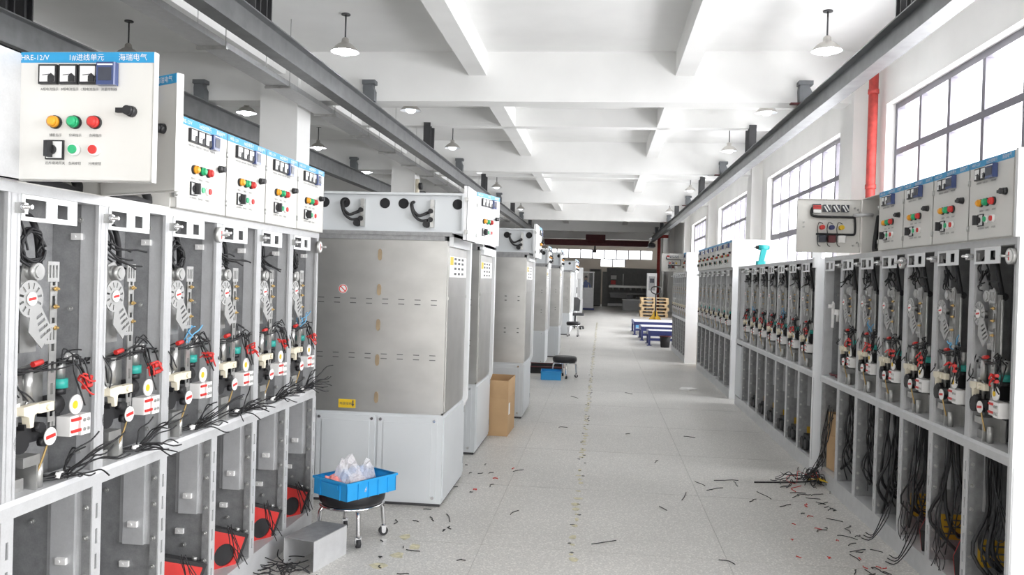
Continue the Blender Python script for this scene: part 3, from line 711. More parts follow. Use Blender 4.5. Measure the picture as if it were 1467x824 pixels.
    if 'red' in lower:
        def clampb(b):
            T = Matrix.Translation((.19, .10, .20)) @ Matrix.Rotation(-.62, 4, 'Z') @ Matrix.Rotation(.38, 4, 'Y')
            b.box(-.17, .17, .004, .10, -.11, .11, 0, T=T)
            b.prism(rect(-.15, .15, -.095, .095), -.004, .005, [circ(-.075, 0, .052, 20), circ(.075, 0, .052, 20)], 1, T=T @ XZ.to_4x4())
            for q in (-.13, .13): b.cyl(T @ Vector((q,.05,.11)), T @ Vector((q,.05,.125)), .012, n=6, m=2)
        part(o, 'cable_clamp', 'clampb', clampb, ['rubber', 'red', 'zinc'])
        if level > 1: part(o, 'loose_wire', None, lambda b: wires(b, r, 5, (.14,-.01,.34), (.24,-.03,.14), (.05,.03,.02), .02, .0022), 'cable_black')
    if 'boot' in lower:
        part(o, 'cable_boot', 'boot', lambda b: (b.prism([(-.13,-.06),(.13,-.06),(.13,.02),(.06,.07),(-.1,.07)], 0, .14, T=XZ), b.cyl((-.05,0,.0), (-.05,-.03,.0), .05, n=14), b.cyl((.07,0,.0), (.07,-.03,.0), .045, n=14)), 'rubber', (.155, .045, .18))
        part(o, 'warning_sticker', 'wst', lambda b: b.box(.0135, .0155, .08, .20, .20, .30), 'ochre')
    if 'sticker' in lower:
        part(o, 'warning_sticker', 'wst2', lambda b: b.box(.0135, .0155, .06, .24, .22, .35), 'ochre')
        for q in range(3): part(o, 'sticker_print', 'wsp', lambda b: b.box(.0155, .0162, .075, .225, -.004, .004), 'ink', (0, 0, .25+.035*q))
    if 'redbit' in lower:
        part(o, 'red_clamp', 'rcl', lambda b: (b.box(.24, .36, .12, .24, .115, .24, 0), b.prism(rect(.24, .37, .12, .25), .105, .12, [circ(.305, .185, .035, 14)], 1, T=XZ)), ['rubber', 'red'])
    if 'cables' in lower:
        def hang(b):
            n = 8
            for q in range(n):
                x = .15+r.uniform(-.03,.03); y = .05+r.uniform(-.03,.04)
                e = (.14+r.uniform(-.09,.14), .08+r.uniform(-.06,.1), .13+r.uniform(0,.12))
                b.tube([(x,y,ZR+.05),(x+r.uniform(-.02,.02),y,ZR-.1),(x+r.uniform(-.05,.05),y+r.uniform(-.04,.02),.5),(x+r.uniform(-.09,.07),y+r.uniform(-.06,.04),.32),e], r.choice((.003,.004,.005,.009)), 6)
            for q in range(3):
                x = .22+r.uniform(-.02,.05); z = r.uniform(.3,.5)
                b.tube([(.15,.05,ZR),(.19,.05,.62),(x+.05,.06,z+.05),(x+.03,.05,z-.04),(x-.04,.05,z-.03),(x-.05,.07,z+.1)], .003, 5)
        part(o, 'hanging_cable', None, hang, 'cable_black')
    if 'out' in lower:
        def spill(b):
            for q in range(3): b.tube([(.2+.03*q,.1,.5),(.2,.05,.3),(.18+.04*q,.0,.16),(.14+.05*q,-.04-.02*q,.02),(.06+.06*q,-.06-.03*q,.005)], .003, 5)
        part(o, 'spilling_cable', None, spill, 'cable_black')
    return o

# left row: seven cabinets facing the aisle
LX, LY, W = -1.658, 2.168, .42
lrow = 'open cabinets of the left row'
L_lab = ['cut-off cabinet at the left picture edge, before the wide open control door',
         'left row cabinet with its control door swung wide open towards the camera',
         'left row cabinet whose half hidden open control door stands behind the first one',
         'left row cabinet with the nearest closed control door with blue stripe',
         'left row cabinet fourth from the camera, with a closed control door',
         'left row cabinet next to last before the stainless tank cabinet',
         'last left row cabinet, beside the large stainless tank cabinet']
for i in range(7):
    k = i-1
    cabinet('feeder_cabinet', (LX, LY+k*W, 0), PI/2, W, L_lab[i], lrow, 10+i,
            ctrl='blank' if i == 0 else 'door', ang={1: math.radians(90), 2: math.radians(118)}.get(i, 0),
            words=('HRE-12/V', {1: '1#进线单元'}.get(i, '%d#出线单元' % i), '海瑞电气'),
            mech=True, lower='red' if i >= 3 else 'plain', gauge=i in (3, 6), sheaf=i >= 1, coil='coil' if i in (0, 1, 3, 6) else 'loose')

# right row: seven cabinets, the last two without control box
RX, RY = 1.717, 3.633
rrow = 'open cabinets of the near right row'
R_lab = ['nearest cabinet of the right row, at the right picture edge, with round gauge',
         'second cabinet of the right row, yellow sticker low inside',
         'third cabinet of the right row from the right picture edge',
         'fourth right row cabinet, next to the one whose control door stands open',
         'right row cabinet with its control door open, showing the wired back',
         'right row cabinet without control box, just beyond the open control door',
         'nearly empty end cabinet of the right row holding a crumpled carton']
for i in range(7):
    wd = W if i < 6 else .46
    y1 = RY+(i+1)*W if i < 6 else RY+6*W+wd
    cabinet('feeder_cabinet', (RX, y1, 0), -PI/2, wd, R_lab[i], rrow, 30+i, ctrl='door' if i < 5 else None, ang=math.radians(90) if i == 4 else 0, inside=i == 4,
            meters=2, words=('HRE-12/V', '%d#出线单元' % (i+1), '海瑞电气'), mech=i < 6, side='left', gauge=i in (0, 3),
            lower=['cables sticker', 'cables sticker redbit', 'cables out sticker redbit', 'cables out', 'cables', 'cables', ''][i], ends=(False, i == 0), coil='loose')

endcab = [o_ for o_ in COL.objects if o_.get('label') == R_lab[6]][0]
part(endcab, 'cutout_plate', 'cpl', None, 'white_paint', (.025, -.004, 1.628))
part(endcab, 'catch_plate', None, lambda b: (b.prism([(.15,1.20),(.19,1.20),(.2,1.38),(.17,1.40),(.15,1.38)], .02, .03, T=XZ), b.cyl((.17,.02,1.36), (.17,-.01,1.36), .016, n=10), b.box(.19, .30, .03, .05, 1.30, 1.34), b.cyl((.25,.04,1.25), (.25,.04,1.34), .012, n=8)), 'white_plastic')
part(endcab, 'red_tool', None, lambda b: (b.tube([(.1,.04,ZR+.07),(.18,.03,ZR+.07),(.26,.05,ZR+.075)], .009, 6), b.box(.26, .33, .03, .06, ZR+.06, ZR+.08)), 'maroon')
for y_, z_ in ((.1, 1.45), (.09, .70), (.08, .56), (.13, .56)): part(endcab, 'wall_bolt', 'boltL', bolt, 'white_plastic', (.0135, y_, z_), (0, 0, PI))
# second right row (six open bays, two with closed covers)
mrow = 'cabinets of the middle right row'
W2 = .474
M_lab = ['nearest cabinet of the middle right row, behind its bright white end panel'] + [ORD[k]+' cabinet from the camera in the middle right row' for k in range(1, 6)] + ['middle right row cabinet with narrow grey cover panel', 'farthest cabinet of the middle right row, under the far control box']
for i in range(8):
    c = cabinet('feeder_cabinet', (RX, 6.87+(i+1)*W2, 0), -PI/2, W2, M_lab[i], mrow, 50+i, ctrl=None, mech=i < 7, side='left', level=1, lower='boot' if i < 6 else '', ends=(False, i == 0), coil='loose')
    if i == 7:
        part(c, 'cover_panel', None, lambda b: (b.box(.03, W2-.03, -.008, 0, .13, ZR-.02), b.box(.06, W2-.06, -.012, -.008, .2, ZR-.1)), 'blue_white_paint')
        part(c, 'upper_cover', None, lambda b: b.box(.03, W2-.03, .03, .034, ZR+.06, ZT-.04), 'galvanised_light')
    if i == 0:
        part(c, 'corner_bracket', None, lambda b: (b.box(W2, W2+.05, -.03, .0, 1.66, 1.74), b.box(W2-.02, W2+.03, -.04, .03, 1.735, 1.79)), 'white_paint')

# third right row with control boxes
W3 = .535
grow = 'cabinets of the third right row'
for i in range(7):
    cabinet('feeder_cabinet', (RX, 11.12+(i+1)*W3, 0), -PI/2, W3, ORD[i]+' cabinet of the third right row, with meters along its control box', grow, 70+i, ctrl='door', meters=2,
            words=None, mech=True, side='left', level=0, ends=(i == 6, i == 0))
# fourth right row
for i in range(7):
    cabinet('feeder_cabinet', (1.60, 15.85+(i+1)*W, 0), -PI/2, W, ['fourth right row cabinet nearest the camera, beside its white end panel', 'fourth right row cabinet with its control door open', 'third cabinet of the fourth right row', 'fourth cabinet of the fourth right row', 'fifth cabinet of the fourth right row', 'sixth cabinet of the fourth right row', 'farthest cabinet of the fourth right row, beside the blue frames'][i], 'cabinets of the fourth right row', 90+i,
            ctrl='door' if i < 4 else None, ang=math.radians(90) if i == 1 else 0, inside=i == 1, meters=2, words=None, mech=True, side='left', level=0, ends=(False, i == 0))

# ------------------------------------------------------------------ stainless tank cabinets on the left
XF = Matrix(((0,0,1),(1,0,0),(0,1,0)))
def tank_cabinet(loc, Wd, label, seed, holes, loops, doors, depth=.87, slots='rows', lugs=True, sticker=True, boxy=.1):
    r = random.Random(seed)
    o = empty('tank_cabinet', loc, PI/2, label=label, cat='switchgear cabinet', group='cabinets with stainless gas tanks')
    k = '%.2f' % Wd
    part(o, 'base_strip', 'tbs'+k, lambda b: b.box(.01, Wd-.01, .01, depth-.01, 0, .02), 'dark_steel')
    part(o, 'lower_body', 'tlb'+k, lambda b: b.box(0, Wd, 0, depth, .02, .60), 'blue_white_paint')
    for y in (.035, .45):        # two screwed cover panels on the end
        c = part(o, 'cover_panel', 'tcp', lambda b: (b.box(-.010, 0, 0, .395, .035, .58), b.box(-.016, -.010, .035, .355, .075, .545)), 'blue_white_paint', (0, y, 0))
        for q in (.02, .375):
            for z in (.06, .56): part(c, 'screw', 'scr', lambda b: b.cyl((-.010,0,0), (-.016,0,0), .010, n=8), 'chrome', (0, q, z))
    part(o, 'front_cover', 'tfc'+k, lambda b: (b.box(.02, Wd-.02, -.008, 0, .05, .58),), 'blue_white_paint')
    for z in (.12, .5): part(o, 'catch', 'cat'+k, lambda b: b.box(Wd-.06, Wd-.04, -.014, -.008, 0, .05), 'chrome', (0, 0, z))
    t = part(o, 'gas_tank', 'tank'+k, lambda b: (b.box(.012, Wd-.07, .0, depth-.0, .60, 1.735), b.box(-.003, .012, .0, depth, .60, .612), b.box(-.003, .012, .0, .012, .60, 1.735)), 'stainless')
    part(t, 'end_plate', 'tep', lambda b: b.box(0, .012, .012, depth-.01, .612, 1.73), 'stainless')
    if lugs:
        for z in (1.635, 1.405, 1.175, .945, .70):
            part(t, 'lug', 'lug', lambda b: b.prism([(-.011+.0*q, 0) for q in ()] or [(.013*math.cos(a*PI/6), .026*math.sin(a*PI/6)+(.012 if math.sin(a*PI/6) > 0 else -.012)) for a in range(12)], -.014, 0, T=YZ), 'brown_lug', (0, .445, z))
    def slotrow(b):
        if slots == 'rows':
            for z in (1.345, 1.315, .985, .955):
                for q in range(8): b.box(-.0012, 0, .06+.108*q, .10+.108*q, z-.0025, z+.0025)
        else:
            for z in (1.315, 1.27, .97, .925):
                for q in range(6): b.box(-.0012, 0, .06+.14*q, .082+.14*q, z-.005, z+.005)
    part(t, 'slot_marks', 'slot'+slots, slotrow, 'ink', kind='stuff')
    if sticker:
        part(t, 'prohibition_sticker', None, lambda b: (b.cyl((0,.69,1.405), (-.002,.69,1.405), .030, n=24, m=0), b.prism(circ(.69,1.405,.027,24), -.003, -.0015, [circ(.69,1.405,.021,24)], 1, T=YZ), b.box(-.003, -.0015, -.022, .022, -.003, .003, 1, T=Matrix.Translation((0,.69,1.405)) @ Matrix.Rotation(.78, 4, 'X'))), ['paper', 'red'])
        part(t, 'yellow_sticker', None, lambda b: b.box(-.002, 0, .585, .70, .622, .678), 'yellow')
        obj('sticker_lettering', text_mesh('电缆接线', .021, 'ink'), t, (-.0028, .693, .642), (PI/2, 0, -PI/2))
        part(t, 'sticker_arrow', None, lambda b: (b.box(-.0035, -.002, .598, .606, .645, .672), b.prism([(.592,.648),(.612,.648),(.602,.630)], -.0035, -.002, T=YZ)), 'ink')
    # front: stainless face, label plate, white posts
    part(o, 'front_face', 'tff'+k, lambda b: (b.box(.03, Wd-.09, -.006, 0, .62, 1.70), b.box(.03, Wd-.09, -.012, -.006, 1.35, 1.37)), 'stainless')
    part(o, 'label_plate', 'tlp'+k, lambda b: b.box(.06, Wd-.12, -.009, -.006, 1.50, 1.64, 0), 'paper')
    part(o, 'label_print', 'tlr'+k, lambda b: ([b.box(.22+q*(Wd-.4)/3, .22+q*(Wd-.4)/3+.08, -.010, -.009, z, z+.016, 0) for q in range(3) for z in (1.515, 1.55, 1.585, 1.615)], b.box(.07, .18, -.0105, -.009, 1.58, 1.635, 1)), ['ink', 'yellow'])
    part(o, 'top_bracket', 'ttb'+k, lambda b: (b.box(.06, Wd-.1, -.03, 0, 1.70, 1.79),), 'white_paint')
    part(o, 'front_post', 'tfp'+k, lambda b: (b.box(Wd-.07, Wd, -.03, .05, .60, 1.79), b.prism([(-.03,.60),(.05,.60),(.05,.52),(0,.52)], Wd-.07, Wd, T=YZ)), 'white_paint')
    part(o, 'gap_channel', 'tgc'+k, lambda b: (b.box(.0, Wd, .02, depth-.01, 1.735, 1.765), b.box(-.006, Wd, -.03, depth, 1.765, 1.79)), 'galvanised')
    y0 = -boxy
    def boxb(b):
        x = 0
        b.box(.03, .034, y0+.003, depth-.003, 1.79, 2.03, 0)                         # recessed end sheet
        b.box(0, Wd, y0, depth, 2.03, 2.045, 0); b.box(0, Wd, y0, depth, 1.785, 1.80, 0)
        b.box(0, .034, y0, y0+.012, 1.80, 2.03, 0); b.box(0, .034, depth-.012, depth, 1.80, 2.03, 0)
        b.box(Wd-.004, Wd, y0, depth, 1.80, 2.03, 0); b.box(.03, Wd, depth-.004, depth, 1.80, 2.03, 0); b.box(.034, Wd, y0, y0+.004, 1.80, 2.03, 0)
    cb = part(o, 'control_box', 'tcb%s%.2f' % (k, boxy), boxb, 'blue_white_paint')
    for y in holes: part(cb, 'grommet_hole', 'grom', lambda b: (b.cyl((.0305,0,0), (.026,0,0), .034, n=20, m=0)), ['dark_hole'], (0, y, 1.975))
    for y in loops:
        def lp(b, y=y):
            b.tube([(.028,y+.12,1.985),(-.01,y+.125,1.975),(-.015,y+.115,1.93),(-.01,y+.08,1.895),(.0,y+.045,1.905),(.02,y+.01,1.925)], .010, 8)
            b.tube([(.028,y+.12,1.985),(-.012,y+.13,1.965),(-.018,y+.11,1.90),(-.01,y+.07,1.865),(.0,y+.03,1.865),(.02,y+.005,1.875)], .009, 8)
            b.cyl((.03,y,1.925), (-.02,y,1.925), .016, n=12); b.cyl((.03,y,1.87), (-.02,y,1.87), .016, n=12); b.cyl((.03,y+.03,1.84), (-.01,y+.03,1.84), .022, n=12)
        part(cb, 'cable_loop', None, lp, 'cable_black')
        part(cb, 'connector_plate', 'conp', lambda b: (b.box(-.006, .03, -.012, .012, 1.82, 2.0), b.cyl((-.006,0,1.96), (-.016,0,1.96), .012, n=8), b.cyl((-.006,0,1.9), (-.016,0,1.9), .012, n=8)), 'zinc', (0, y-.008, 0))
    for (x, wd, ang, meters) in doors:
        control_door(o, x, 1.785-.045, wd, ang, meters or 3, words=None if not meters else ('HRE-12/V', '单元', '海瑞电气'), captions=False, blank=not meters, y0=y0, plain='white_paint')
    return o
tank_cabinet((-1.0, 5.27, 0), .83, 'large stainless tank cabinet with prohibition sticker behind the left row', 1, [-.055, .305, .43, .70, .84][0:5], [.115, .58], [(0, .385, 0, 0), (.40, .42, math.radians(15), 3)])
tank_cabinet((-1.03, 6.89, 0), .86, 'stainless tank cabinet just behind the large one, beside the tall carton', 2, [.1, .4], [], [(0, .42, 0, 0), (.43, .42, 0, 3)], sticker=False, slots='pairs', lugs=False, boxy=0)
tank_cabinet((-.81, 8.81, 0), .85, 'stainless tank cabinet with two round holes, behind the tall carton', 3, [-.02, .22, .6], [.06], [(0, .42, 0, 0), (.43, .42, 0, 3)], sticker=False, slots='pairs', lugs=False, boxy=.075)
tank_cabinet((-.97, 14.49, 0), .80, 'stainless tank cabinet half hidden behind the black tray', 4, [.06, .3], [.2], [(0, .4, 0, 3), (.4, .4, 0, 3)], sticker=False, slots='pairs', lugs=False, boxy=.01)
tank_cabinet((-.81, 16.04, 0), .85, 'stainless tank cabinet in line beyond the low black stool', 5, [.03, .5], [.15], [(0, .42, 0, 3), (.43, .42, 0, 3)], sticker=False, slots='pairs', lugs=False, boxy=.0)
for q in range(3):
    tank_cabinet((-.86, 22.75+q*.875, 0), .85, ['first', 'middle', 'last'][q]+' of the three small tank cabinets far down the left side', 6+q, [.03], [.2] if q else [], [(0, .42, 0, 3), (.43, .42, 0, 3)], sticker=False, slots='pairs', lugs=False, boxy=.12)

def white_cabinet(loc, Wd, H, label):
    o = empty('white_cabinet', loc, PI/2, label=label, cat='cabinet')
    part(o, 'body', None, lambda b: b.box(0, Wd, .01, .8, 0, H), 'white_paint')
    part(o, 'door', None, lambda b: b.box(.03, Wd-.03, -.01, .01, .7, H-.45), 'galvanised_light')
    part(o, 'lower_door', None, lambda b: (b.box(.03, Wd-.03, -.01, .01, .08, .65),), 'white_paint')
    part(o, 'side_window', None, lambda b: b.box(-.01, 0, .1, .6, .75, H-.5), 'galvanised_light')
    part(o, 'vent', None, lambda b: [b.box(-.012, 0, .12, .58, .55+.03*q, .565+.03*q) for q in range(4)], 'galvanised')
    part(o, 'handle', None, lambda b: b.box(.05, .08, -.03, -.01, 1.1, 1.3), 'black')
    return o
white_cabinet((-.80, 26.4, 0), 1.0, 2.0, 'tall white cabinet with pale window panel far down the left')
white_cabinet((-.85, 37.5, 0), 1.3, 2.1, 'farthest white cabinet on the left beside the glazed booth')

# ------------------------------------------------------------------ things in the aisle
def stool(loc, label, h, R_=.185, legs=4, a0=.5):
    o = empty('rolling_stool', loc, a0, label=label, cat='stool')
    part(o, 'seat', 'seat%.2f' % h, lambda b: b.lathe([(0,h-.095),(R_*.90,h-.095),(R_*.99,h-.078),(R_*1.02,h-.045),(R_*.99,h-.016),(R_*.9,h-.002),(R_*.5,h),(0,h)], 32), 'black')
    part(o, 'seat_ring', 'srg%.2f' % h, lambda b: (b.lathe([(R_*.97,h-.108),(R_*1.0,h-.102),(R_*.97,h-.092),(R_*.5,h-.094),(R_*.5,h-.108),(R_*.97,h-.108)], 32),), 'chrome')
    for i in range(legs):
        a = 2*PI*i/legs
        l = part(o, 'leg', 'leg%.2f' % h, lambda b: b.tube([(.10,0,h-.108),(.15,0,h-.110),(.174,0,h-.132),(.180,0,h-.165),(.188,0,.055)], .0125, 10), 'chrome', (0,0,0), (0,0,a))
        part(l, 'caster', 'cst', lambda b: (b.cyl((.185,-.012,.026), (.185,.012,.026), .026, n=14, m=0), b.box(.172, .198, -.017, .017, .03, .058, 1), b.cyl((.185,-.018,.026), (.185,.018,.026), .012, n=10, m=1)), ['rubber', 'chrome'])
    return o
stool((-1.375, 4.555, 0), 'low black stool on casters carrying the blue crate', .305)
stool((-.53, 12.75, 0), 'low black stool with chrome legs in mid aisle beside the black tray', .33, a0=.2)
stool((-.72, 22.2, 0), 'far black stool with chrome legs beside the distant cabinets', .40, a0=.7)
o = empty('office_chair', (-.86, 25.88, 0), .4, label='small black swivel chair back showing beside the far stool', cat='chair')
part(o, 'backrest', None, lambda b: b.prism([(-.2,.55),(.2,.55),(.22,.9),(.12,.98),(-.12,.98),(-.22,.9)], -.04, .03, T=XZ), 'black')
part(o, 'seat', None, lambda b: b.cbox(-.22, .22, -.44, 0, .42, .5, .06), 'black')
part(o, 'pedestal', None, lambda b: (b.cyl((0,-.2,.1), (0,-.2,.42), .03), b.cyl((0,.02,.46), (0,.02,.6), .02)), 'dark_steel')
for i in range(5): part(o, 'foot', 'ocf', lambda b: (b.box(0, .28, -.02, .02, .06, .1), b.cyl((.27,-.02,.03), (.27,.02,.03), .03, n=10)), 'black', (0, -.2, 0), (0, 0, 2*PI*i/5))

def crate(name, loc, rz, Lx, Ly, h, label, cat='crate', matname='crate_blue'):
    o = empty(name, loc, rz, label=label, cat=cat)
    t = .006
    def body(b):
        b.box(t, Lx-t, t, Ly-t, 0, .006)
        for x0, x1, y0, y1 in ((0,Lx,0,t),(0,Lx,Ly-t,Ly),(0,t,0,Ly),(Lx-t,Lx,0,Ly)): b.box(x0, x1, y0, y1, 0, h)
    part(o, 'tub', None, body, matname)
    part(o, 'rim', None, lambda b: b.prism(rect(-.007, Lx+.007, -.007, Ly+.007), h-.012, h, [rect(t, Lx-t, t, Ly-t)]), matname)
    for q in (.22, .42, .62, .82):
        part(o, 'rib', None, lambda b: b.box(Lx*q-.003, Lx*q+.003, -.006, 0, .0, h-.012), matname); part(o, 'rib', None, lambda b: b.box(Lx*q-.003, Lx*q+.003, Ly, Ly+.006, .0, h-.012), matname)
    for q in (.2, .8): part(o, 'rib', None, lambda b: b.box(-.006, 0, Ly*q-.003, Ly*q+.003, 0, h-.012), matname)
    part(o, 'handle_grip', None, lambda b: b.box(-.007, 0, Ly*.25, Ly*.75, h*.55, h*.8), matname)
    return o
ca = math.atan2(.846, .533)
crate('parts_crate', (-1.294, 4.19, .305), ca, .352, .27, .096, 'bright blue plastic crate with bagged parts on the stool')
# bags in the crate
def bag(loc, sx, sy, sz, seed, matname, label, name='plastic_bag'):
    r = random.Random(seed); bm = bmesh.new(); bmesh.ops.create_icosphere(bm, subdivisions=3, radius=1)
    ph = [(Vector((r.uniform(-1,1), r.uniform(-1,1), r.uniform(-1,1)))*r.uniform(3,14), r.uniform(0,6), r.uniform(.02,.06)) for _ in range(14)]
    for v in bm.verts:
        n = v.co.copy(); q = sum(a*math.sin(f.dot(n)+p) for f, p, a in ph)
        c = n*(1+q)
        c.z = max(c.z, -.55)
        if n.z > .4: c.z += (.3*abs(math.sin(6*n.x+seed))+.25*abs(math.sin(7*n.y+2*seed)))*(n.z-.4)
        v.co = Vector((c.x*sx, c.y*sy, (c.z+.55)*sz))
    me = bpy.data.meshes.new(name); bm.to_mesh(me); bm.free(); me.materials.append(MATS[matname])
    for p in me.polygons: p.use_smooth = False
    return obj(name, me, None, loc, label=label, cat='bag')
cu = Vector((.533,.846,0)); cv = Vector((-.846,.533,0)); c0 = Vector((-1.294,4.19,.313))
bag(c0+cu*.13+cv*.15, .075, .075, .105, 4, 'clear_bag', 'tall crumpled clear plastic bag standing in the blue crate')
bag(c0+cu*.255+cv*.14, .055, .06, .085, 6, 'clear_bag', 'smaller clear bag at the right of the blue crate')
bag(c0+cu*.07+cv*.19, .055, .055, .055, 9, 'pink_pack', 'red packed bag at the left of the blue crate')
bag(c0+cu*.12+cv*.065, .075, .05, .06, 10, 'clear_bag', 'low clear bag at the front of the blue crate')
for k, (a, b_, m, lb) in enumerate(((.13,.075,'orange','orange plastic part'), (.17,.09,'red','red plastic part'), (.09,.06,'pink_pack','pink plastic part'), (.15,.13,'pink_pack','long pink plastic part'))):
    o = empty('plastic_part', c0+cu*a+cv*b_, label=lb+' lying in the blue crate', cat='plastic part')
    part(o, 'body', None, lambda b: (b.cbox(-.02, .02, -.014, .014, 0, .04, .006), b.cyl((0,0,.04), (0,0,.055), .009, n=10)), m)
    part(o, 'flange', None, lambda b: b.cyl((0,0,.0), (0,0,.008), .026, n=14), m)

# bent sheet metal channel on the floor
o = empty('sheet_metal_channel', (-1.393, 3.987, 0), math.atan2(.303, .073), label='bent galvanised sheet metal channel standing on the floor by the stool', cat='sheet metal')
part(o, 'top_web', None, lambda b: b.box(0, .312, 0, .178, .152, .156), 'galvanised')
part(o, 'side_flange', None, lambda b: b.box(0, .312, 0, .003, 0, .152), 'galvanised_light')
part(o, 'side_flange', None, lambda b: b.box(0, .312, .175, .178, 0, .152), 'galvanised_light')

# cartons
def carton(loc, rz, sx, sy, h, label, flaps=True, tagged=True, name='cardboard_box'):
    o = empty(name, loc, rz, label=label, cat='box'); t = .006
    part(o, 'wall', None, lambda b: b.box(0, sx, 0, t, 0, h), 'cardboard'); part(o, 'wall', None, lambda b: b.box(0, sx, sy-t, sy, 0, h), 'cardboard')
    part(o, 'wall', None, lambda b: b.box(0, t, t, sy-t, 0, h), 'cardboard'); part(o, 'wall', None, lambda b: b.box(sx-t, sx, t, sy-t, 0, h), 'cardboard')
    part(o, 'bottom', None, lambda b: b.box(t, sx-t, t, sy-t, 0, t), 'cardboard')
    if flaps:
        fh = .17
        for (x0, x1, y0, y1) in ((.002,sx-.002,0,.004),(.002,sx-.002,sy-.004,sy),(0,.004,.004,sy-.004),(sx-.004,sx,.004,sy-.004)):
            part(o, 'flap', None, lambda b: b.box(x0, x1, y0, y1, h+.002, h+fh), 'cardboard')
    else:
        part(o, 'lid', None, lambda b: (b.box(0, sx/2-.002, 0, sy, h, h+.005), b.box(sx/2+.002, sx, 0, sy, h, h+.005)), 'cardboard')
    if tagged: part(o, 'address_label', None, lambda b: b.box(sx*.999, sx+.002, sy*.1, sy*.28, h*.55, h*.85), 'paper')
    return o
carton((-1.21, 7.78, 0), -.02, .36, .52, .36, 'tall open cardboard box with white label beside the tank cabinets')
carton((1.78, 15.0, 0), 0, .34, .5, .62, 'closed brown carton standing between two right-hand rows', flaps=False, tagged=False)
o = carton((1.79, 6.32, .118), .06, .24, .24, .26, 'crumpled open carton inside the end cabinet of the right row', tagged=False)
o.rotation_euler = (0, 0, .12)
# black tray and blue tub beside the mid stool
o = empty('black_tray', (-1.12, 13.15, 0), .05, label='shallow black tray on the floor against the tank cabinet', cat='tray')
part(o, 'pan', None, lambda b: (b.box(0, .55, 0, .6, 0, .012), b.box(0, .55, 0, .02, .012, .10), b.box(0, .55, .58, .6, .012, .10), b.box(0, .02, .02, .58, .012, .10), b.box(.53, .55, .02, .58, .012, .10)), 'rubber')
part(o, 'rim', None, lambda b: b.prism(rect(-.02, .57, -.02, .62), .10, .112, [rect(.02, .53, .02, .58)]), 'maroon')
crate('parts_crate', (-.86, 12.32, 0), .05, .30, .36, .13, 'light blue plastic crate on the floor beside the low mid aisle stool', matname='crate_blue')

# cordless drill on the middle right row
o = empty('cordless_drill', (1.80, 9.55, ZT+.0), 0, label='teal cordless drill standing on top of the middle right row', cat='drill')
part(o, 'body', None, lambda b: (b.cyl((-.05,0,.20), (.05,0,.20), .030, n=14), b.cyl((.05,0,.20), (.065,0,.20), .024, n=12)), 'drill_teal')
part(o, 'grip', None, lambda b: b.prism([(-.02,.18),(.04,.18),(.01,.04),(-.045,.04)], -.022, .022, T=XZ), 'drill_teal')
part(o, 'battery', None, lambda b: b.cbox(-.07, .03, -.035, .035, .0, .045, .012), 'drill_teal')
part(o, 'chuck', None, lambda b: (b.cyl((-.05,0,.20), (-.08,0,.20), .024, .016, n=12), b.cyl((-.08,0,.20), (-.10,0,.20), .004, n=6)), 'black')
part(o, 'motor_cap', None, lambda b: b.cyl((.065,0,.20), (.07,0,.20), .022, n=12), 'black')

# ------------------------------------------------------------------ far right: frames, jack, pallets, machines
def frame(loc, Lx, Ly, h, label):
    o = empty('steel_frame', loc, 0, label=label, cat='frame', group='low blue steel frames')
    part(o, 'top', None, lambda b: b.box(.02, Lx-.02, .02, Ly-.02, h-.04, h-.005), 'white_paint')
    for (x0, x1, y0, y1) in ((0,Lx,0,.03),(0,Lx,Ly-.03,Ly),(0,.03,.03,Ly-.03),(Lx-.03,Lx,.03,Ly-.03)): part(o, 'edge_beam', None, lambda b: b.box(x0, x1, y0, y1, h-.10, h), 'navy')
    for x in (.01, Lx-.06):
        for y in (.01, Ly-.06): part(o, 'leg', 'fleg%.2f' % h, lambda b: (b.box(0, .05, 0, .05, .02, h-.1), b.box(-.03, .08, -.03, .08, 0, .02)), 'navy', (x, y, 0))
    part(o, 'stretcher', None, lambda b: b.box(.06, Lx-.06, .02, .05, .12, .18), 'navy')
    return o
frame((1.14, 19.9, 0), .9, .8, .36, 'nearest low navy blue steel frame on the right of the aisle')
frame((1.05, 21.6, 0), 1.1, 1.2, .36, 'middle low navy blue steel frame with white top')
frame((.95, 23.8, 0), 1.4, 1.8, .38, 'farthest low blue steel frame, in front of the pallet jack')
o = empty('dark_bucket', (1.52, 19.55, 0), 0, label='dark round bucket beside the nearest blue frame', cat='bucket')
part(o, 'pail', None, lambda b: b.lathe([(0,0),(.10,0),(.13,.26),(.12,.26),(.09,.02),(0,.02)], 18), 'rubber')
part(o, 'rim', None, lambda b: b.lathe([(.128,.25),(.14,.25),(.14,.27),(.12,.27)], 18), 'maroon')
def pallet(z, label, dx):
    o = empty('wooden_pallet', (1.75+dx, 36.5, z), 0, label=label, cat='pallet', group='stacked wooden pallets')
    for q in range(6): part(o, 'deck_board', 'pdb', lambda b: b.box(0, 1.2, 0, .12, .118, .14), 'pallet_wood', (0, .19*q, 0))
    for q in range(3): part(o, 'block_beam', 'pbb', lambda b: b.box(0, .12, 0, 1.07, .02, .118), 'pallet_wood', (.54*q, 0, 0))
    for q in range(3): part(o, 'bottom_board', 'pbt', lambda b: b.box(0, 1.2, 0, .12, 0, .02), 'pallet_wood', (0, .475*q, 0))
for k in range(6): pallet(.142*k, ['bottom', 'second', 'third', 'fourth', 'fifth', 'topmost'][k]+' wooden pallet of the stack at the far right', rnd.uniform(-.06, .06))
o = empty('pallet_jack', (1.95, 30.0, 0), 0, label='yellow pallet jack with upright handle in front of the pallets', cat='pallet jack')
for x in (-.27, .11): part(o, 'fork', 'fork', lambda b: (b.box(0, .16, .1, 1.3, .05, .11), b.cyl((.03,.0+1.1,.04), (.13,1.1,.04), .04, n=10)), 'yellow', (x, 0, 0))
